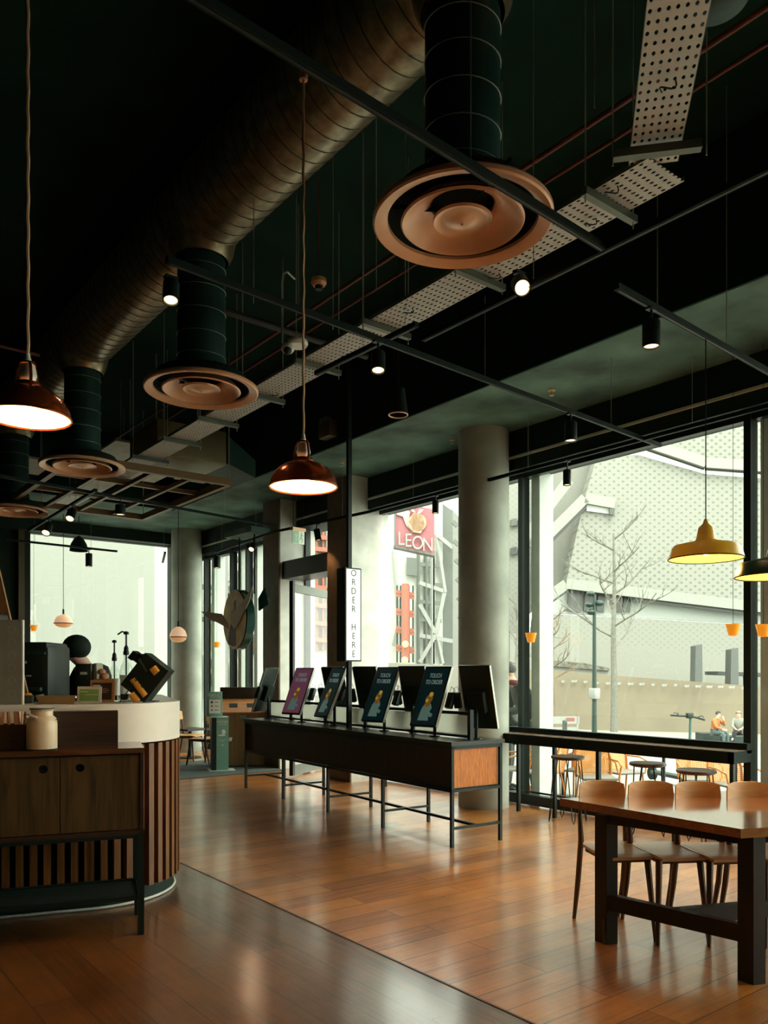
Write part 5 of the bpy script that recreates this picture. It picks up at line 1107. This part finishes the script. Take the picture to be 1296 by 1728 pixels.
def blockt(px0, px1, y0, y1, d, label):
    a = onp(px0, y0, d); b = onp(px1, y0, d); g0 = min(gz(a.x), gz(b.x))-.02; h = onp(px0, y0, d).z
    return tag(MB().prism([(a.x, a.y, g0), (b.x, b.y, g0), (b.x, b.y, h), (a.x, a.y, h)], BLK_D*.8).build('stone_block', xmat('green stone block', (.02, .07, .055), .7) if 'green stone block' not in bpy.data.materials else bpy.data.materials['green stone block']), label, 'seating block')
blockt(1187, 1216, 1238, 1256, 30.8, 'dark green seating block under the person in the rust brown jacket')
blockt(1219, 1275, 1243, 1259, 31.2, 'dark green seating block under the person in the cream coat')
def seatp(px, d, ytop, label, J, rz, *a, **kw):
    q = fl(px, d); zh = onp(px, ytop, d).z; return person((q.x, q.y, zh-1.32), rz, label, J, *a, **kw)
seatp(1205, 30.2, 1200, 'person in rust brown jacket and pale jeans sitting across the square', sit(arm_up=True), -TH+R(38), BJ, JN, HAIRD)
seatp(1247, 30.6, 1200, 'person in a cream coat and dark trousers sitting cross-legged on a dark block', sit(cross=True), -TH-R(28), WC, DJ, xmat('fair hair', (.6, .52, .42), .8), shoes=OUTW)
q = fl(1307, 9.0); person((q.x, q.y, gz(q.x)), -TH+R(60), 'person in a dark green padded coat sitting outside, cut by the picture edge', sit(), DG, DJ, HAIRD, k=.95)
# outdoor seating
OR_ = xmat('orange rattan frame', (1.9, .65, .10), .5); CANE = dots('cane weave', (.75, .32, .08), None, .022, .022, .9, cut=True, stagger=False, rough=.6)
def rattan(loc, rz, label, k=1.0):
    g = empty('rattan_chair', loc, rz, label, 'chair', 'orange cane chairs outside')
    w, h = .44*k, .80*k
    MB().tube([(-w/2, .2*k, .40*k), (-w*.52, .25*k, .62*k), (-w*.44, .29*k, h-.03), (-w*.3, .30*k, h), (w*.3, .30*k, h), (w*.44, .29*k, h-.03), (w*.52, .25*k, .62*k), (w/2, .2*k, .40*k)], .016*k, 8).build('back_frame', OR_, g)
    b = MB(); N = 6
    P = [[(-w*.48+w*.96*i/N, .215*k+(h-.03-.42*k)*0+.075*k*j/N, .42*k+(h-.03-.42*k)*j/N) for i in range(N+1)] for j in range(N+1)]; vv = [[b.bm.verts.new(p) for p in r] for r in P]
    for j in range(N):
        for i in range(N): b.bm.faces.new((vv[j][i], vv[j][i+1], vv[j+1][i+1], vv[j+1][i]))
    b.build('cane_back', CANE, g)
    MB().rbox(0, 0, .42*k, w, .42*k, .03*k, .012).build('seat', xmat('cream seat', (.68, .62, .5), .6) if 'cream seat' not in bpy.data.materials else bpy.data.materials['cream seat'], g)
    for sx in (-1, 1):
        MB().tube([(sx*w*.42, -.17*k, .41*k), (sx*w*.5, -.2*k, 0)], .013*k, 8).build('front_leg', OR_, g); MB().tube([(sx*w*.44, .18*k, .42*k), (sx*w*.5, .26*k, 0)], .013*k, 8).build('rear_leg', OR_, g)
        MB().tube([(sx*w*.53, .22*k, .62*k), (sx*w*.6, .0, .62*k), (sx*w*.58, -.17*k, .58*k), (sx*w*.5, -.19*k, .42*k)], .012*k, 8).build('armrest', OR_, g)
    return g
for px, d, r_, lb in ((1008, 9.2, 178, 'orange cane chair with its woven back to the window'), (985, 10.2, 150, 'orange cane chair behind and beside the one with its back to the window'), (1052, 10.2, 200, 'orange cane chair outside behind the second bar post'), (915, 9.6, 60, 'orange cane chair beside the leaning person in the bobble hat'), (858, 9.9, 100, 'orange cane chair half hidden by the round column'), (1180, 9.6, 170, 'orange cane chair outside behind the stools, nearer the scooter'), (1243, 9.0, 190, 'orange cane chair outside beside the thick mullion')):
    q = fl(px, d); rattan((q.x, q.y, gz(q.x)), -TH+R(r_+180), lb, .92)
for px, d, lb in ((950, 10.4, 'small white outdoor table beside the cane chairs'), (1120, 10.6, 'small white outdoor table behind the middle stool')):
    q = fl(px, d); e = empty('bistro_table', (q.x, q.y, gz(q.x)), 0, lb, 'table'); MB().lathe([(0, .70), (.34, .70), (.34, .725), (0, .725)], 32).build('table_top', OUTW, e); MB().cyl((0, 0, .02), (0, 0, .70), .022).build('pedestal', BLK, e); MB().lathe([(0, 0), (.22, 0), (.22, .012), (.03, .03), (0, .03)], 24).build('base', BLK, e)
# ---------------------------------------------------------------- restaurant block with red sign
T_ = empty('office_building', (0, 0, 0), 0, 'pale glass office building with white diagonal braces beside the round column', 'building')
GB = xmat('pale glazing', (1.4, 1.45, 1.3), .7, vary=.08, vscale=.8); GB2 = xmat('grey louvre', (.30, .33, .29), .5); RS = xmat('red scaffold', (.85, .26, .15), .5); LB = xmat('white brace', (.74, .76, .70), .5)
def sl2(pts, d, m, name, th=.5, par=None): return slab(pts, d, m, name, th, par or T_)
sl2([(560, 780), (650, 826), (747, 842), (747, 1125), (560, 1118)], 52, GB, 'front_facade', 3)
sl2([(747, 850), (764, 862), (764, 1125), (747, 1125)], 52.4, GB2, 'louvre_facade', 3)
sl2([(762, 858, 53), (800, 900, 57), (800, 1125, 57), (762, 1125, 53)], 53, LEDGE, 'side_facade', 1)
def b2(p, q, a, m, nm, par=None, d=51.6): return MB().bar(onp(*p, d), onp(*q, d), a, .25).build(nm, m, par or T_)
for x_ in (706, 718, 730): b2((x_, 930), (x_, 1120), .12, GB2, 'mullion')
for y_ in (952, 985, 1015, 1045, 1075): b2((706, y_), (745, y_+3), .14, GB2, 'floor_band')
for x_ in (676, 688, 700, 714, 727): b2((x_, 826), (x_, 846), .12, GB2, 'mullion')
b2((730, 930), (730, 1120), .28, LB, 'brace'); b2((734, 900), (764, 925), .3, LB, 'brace'); b2((736, 905), (750, 1000), .22, LB, 'brace'); b2((750, 1000), (736, 1068), .22, LB, 'brace'); b2((706, 983), (750, 998), .22, LB, 'brace'); b2((708, 1020), (736, 1070), .28, LB, 'brace'); b2((736, 1070), (708, 1118), .28, LB, 'brace'); b2((736, 1070), (746, 1120), .2, LB, 'brace'); b2((706, 1072), (764, 1082), .2, LB, 'brace'); b2((664, 930), (674, 1050), .2, LB, 'brace'); b2((674, 1050), (664, 1090), .2, LB, 'brace')
for k_ in range(7): b2((764+k_*2, 880+k_*32), (772+k_*2, 888+k_*32), .2, GB2, 'window_band', d=51)
sl2([(686, 940), (705, 942), (705, 972), (686, 970)], 51.6, GB2, 'window', .2)
R_ = empty('red_scaffold_tower', (0, 0, 0), 0, 'red steel stair tower in front of the glass office building', 'scaffold')
m = MB()
for y_ in (1000, 1031, 1061, 1092): m.bar(onp(668, y_-2, 50.5), onp(699, y_+3, 50.5), .16, .2).bar(onp(668, y_+4, 50.5), onp(699, y_+9, 50.5), .08, .2)
m.build('red_floor_beam', RS, R_); MB().bar(onp(684, 985, 50.3), onp(684, 1115, 50.3), .34, .34).build('red_mast', RS, R_)
m = MB()
for x_ in (670, 676, 690, 697): m.bar(onp(x_, 988, 50.7), onp(x_, 1118, 50.7), .07, .07)
m.build('black_post', BLK, R_); MB().ball(onp(684, 1087, 50), .22, n=10).ball(onp(683, 1114, 50), .22, n=10).build('warm_lamp', glow('warm stair lamp', (1, .45, .15), 1.2), R_)
sl2([(560, 1114), (860, 1128), (860, 1240), (560, 1240)], 46, xmat('pale low wall', (.56, .54, .46), .8), 'low_wall', .6)
e = empty('restaurant_sign', (0, 0, 0), 0, 'large red outdoor sign with a hand holding a yellow fruit above the letters LEON', 'sign')
SD = 44
def sp(x, y, o=0): return onp(x, y, SD-o)
PK = xmat('sign red', (.85, .26, .30), .6, vary=.1); PK2 = xmat('sign cream', (1.3, .95, .80), .6); YL = xmat('sign yellow fruit', (1.3, .80, .48), .6)
MB().prism([sp(667, 846), sp(733, 860), sp(733, 936), sp(667, 922)], BLK_D*.6).build('sign_board', PK, e)
MB().prism([sp(665, 844, .1), sp(668, 844, .1), sp(668, 924, .1), sp(665, 924, .1)], BLK_D*.8).prism([sp(664, 920, .1), sp(734, 935, .1), sp(734, 938, .1), sp(664, 923, .1)], BLK_D*.8).build('sign_frame', GB2, e)
cc = sp(704, 882, .15); nn_ = -BLK_D
MB().lathe([(0, 0), (.50, 0), (.50, .05), (0, .05)], 28, cc, nn_).prism([sp(690, 880, .2), sp(697, 866, .2), sp(712, 868, .2), sp(717, 886, .2), sp(710, 900, .2), sp(698, 898, .2)], BLK_D*.05).build('fruit', YL, e)
MB().prism([sp(669, 852, .12), sp(682, 856, .12), sp(692, 864, .12), sp(690, 876, .12), sp(697, 893, .12), sp(706, 900, .12), sp(696, 898, .12), sp(685, 886, .12), sp(680, 872, .12), sp(669, 868, .12)], BLK_D*.04).build('pictured_hand', PK2, e)
MB().prism([sp(690, 855, .2), sp(697, 858, .2), sp(702, 866, .2), sp(695, 863, .2)], BLK_D*.04).prism([sp(704, 866, .2), sp(708, 859, .2), sp(715, 860, .2), sp(710, 866, .2)], BLK_D*.04).build('leaf', PK2, e)
for ch, x_, y_ in (('L', 677, 910), ('E', 689, 913), ('O', 705, 917), ('N', 722, 920)):
    text(ch, 1.05, OUTW, e, sp(x_, y_, .18), (R(90), 0, -TH), name='letter', ext=.03, sx=.78)
# strip between the piers: red building
R2 = empty('red_framed_building', (0, 0, 0), 0, 'red steel framed building glimpsed between the two concrete piers', 'building')
slab([(440, 700), (575, 720), (575, 1125), (440, 1125)], 38, GB, 'facade', 2, R2); m = MB()
for y_ in (905, 925, 960, 990, 1020, 1050, 1078): m.bar(onp(520, y_, 37.4), onp(572, y_+5, 37.4), .16, .2)
for x_ in (534, 545, 556): m.bar(onp(x_, 860, 37.5), onp(x_, 1100, 37.5), .10, .1)
m.build('red_frame', RS, R2); m = MB()
for x_ in (537, 541, 549): m.bar(onp(x_, 880, 37.6), onp(x_, 1098, 37.6), .09, .05)
m.build('dark_bar', GB2, R2); slab([(500, 1100), (572, 1104), (572, 1240), (500, 1240)], 36, LEDGE, 'shopfront', 1, R2)
# left: braced steel building with ochre panels
B3 = empty('braced_building', (0, 0, 0), 0, 'white steel braced building with ochre panels behind the round hanging sign', 'building')
OC = xmat('ochre panel', (.60, .42, .20), .6)
slab([(250, 600), (450, 600), (450, 1225), (250, 1225)], 34, xmat('pale grey facade', (1.2, 1.25, 1.15), .7), 'facade', 2, B3)
def b3(p, q, a, m, nm, d=33.4): MB().bar(onp(*p, d), onp(*q, d), a, .2).build(nm, m, B3)
b3((340, 936), (375, 944), .25, LB, 'white_beam', 33.2); b3((375, 930), (445, 962), .25, LB, 'white_beam', 33.2)
for x_ in (348,): b3((x_, 930), (x_+2, 1100), .08, LG, 'green_post', 33.2)
for y_ in (990, 1045): b3((338, y_), (395, y_+4), .16, GB2, 'grey_beam', 33.3)
slab([(352, 1000), (363, 1002), (363, 1042), (352, 1042)], 33.7, OC, 'ochre_panel', .2, B3); slab([(352, 1052), (363, 1052), (363, 1098), (352, 1098)], 33.7, OC, 'ochre_panel', .2, B3)
b3((340, 1036), (366, 1000), .22, LB, 'brace', 33); b3((378, 985), (412, 945), .22, LB, 'brace', 33); b3((400, 930), (412, 948), .2, LB, 'brace', 33); b3((412, 948), (418, 915), .2, LB, 'brace', 33); b3((412, 948), (420, 975), .2, LB, 'brace', 33)
for i, x_ in enumerate((402, 412, 427, 433, 441)): b3((x_, 900), (x_, 1000), .12, OC if i == 3 else GB2, 'tube', 33.6)
b3((380, 1000), (380, 1095), .35, GB2, 'window', 33.6)
for x_ in (400, 410, 420, 430, 440): b3((x_, 1070), (x_, 1105), .12, GB2, 'railing', 33.5)
slab([(340, 1105), (450, 1112), (450, 1180), (340, 1180)], 33.4, LEDGE, 'shopfront', .2, B3); slab([(343, 1106), (347, 1106), (347, 1160), (343, 1160)], 33, xmat('mint shopfront', (.30, .52, .42), .6), 'shopfront_post', .2, B3); slab([(350, 1112), (364, 1112), (364, 1158), (350, 1158)], 33, DWIN, 'shop_window', .2, B3); slab([(350, 1128), (364, 1130), (364, 1138), (350, 1136)], 32.7, OC, 'shop_display', .1, B3); slab([(350, 1148), (364, 1150), (364, 1158), (350, 1156)], 32.8, LG, 'green_awning', .2, B3)
for (a_, b_) in ((381, 384), (390, 392), (404, 406)): slab([(a_, 1118), (b_, 1118), (b_, 1160), (a_, 1160)], 33.1, GB2, 'shopfront_post', .2, B3)
e = MB().bx(7.5, 7.72, 14.2, 14.42, -.08, 4.5).build('white_post', OUTW); q = atx(372, 1000, 7.6); e.location = (0, q.y-14.31, 0); tag(e, 'white steel post outside the glass to the side of the round hanging sign', 'post')
# pale building seen through the back window
tag(MB().bx(-12, 9.6, 24, 26, -.2, 14).build('rendered_building', xmat('white render', (.66, .68, .60), .85, vary=.02)), 'plain pale rendered wall filling the back window', 'building')
# barista
J = stand(.12, .9); J['head'] = (0, -.22, 1.56); J['face'] = (0, -1.0, 1.05); J['neck'] = (0, -.14, 1.44)
def cap(e, hd, f, u, k):
    MB().ball(hd+u*.05*k-f*.02*k, .120*k, (1.05, 1.05, .95), 16).build('black_cap', BLKM, e)
    MB().prism([hd-u*.12*k+f*.08*k+Vector((-.05, 0, 0)), hd-u*.12*k+f*.08*k+Vector((.05, 0, 0)), hd-u*.30*k+f*.10*k+Vector((.02, 0, 0)), hd-u*.30*k+f*.10*k+Vector((-.02, 0, 0))], Vector((0, -.012, 0))).build('orange_scarf', PL, e)
q = fl(168, 7.45); person((q.x, q.y, .12), -TH-R(38), 'barista in black cap and clothes with orange scarf bending behind the counter', J, JK, DJ, HAIRD, cap)
tag(MB().bx(q.x-.5, q.x+.5, q.y-.4, q.y+.5, 0, .12).build('floor_platform', FASC), 'low dark platform behind the service counter under the barista', 'platform')
# plain dark block standing in for the darkness behind the counter
tag(MB().bx(-4.9, 3.4, 14.5, 14.95, 0, 2.4).build('back_filler', WALLM), 'dark shelving unit against the wall beside the back window', 'filler')
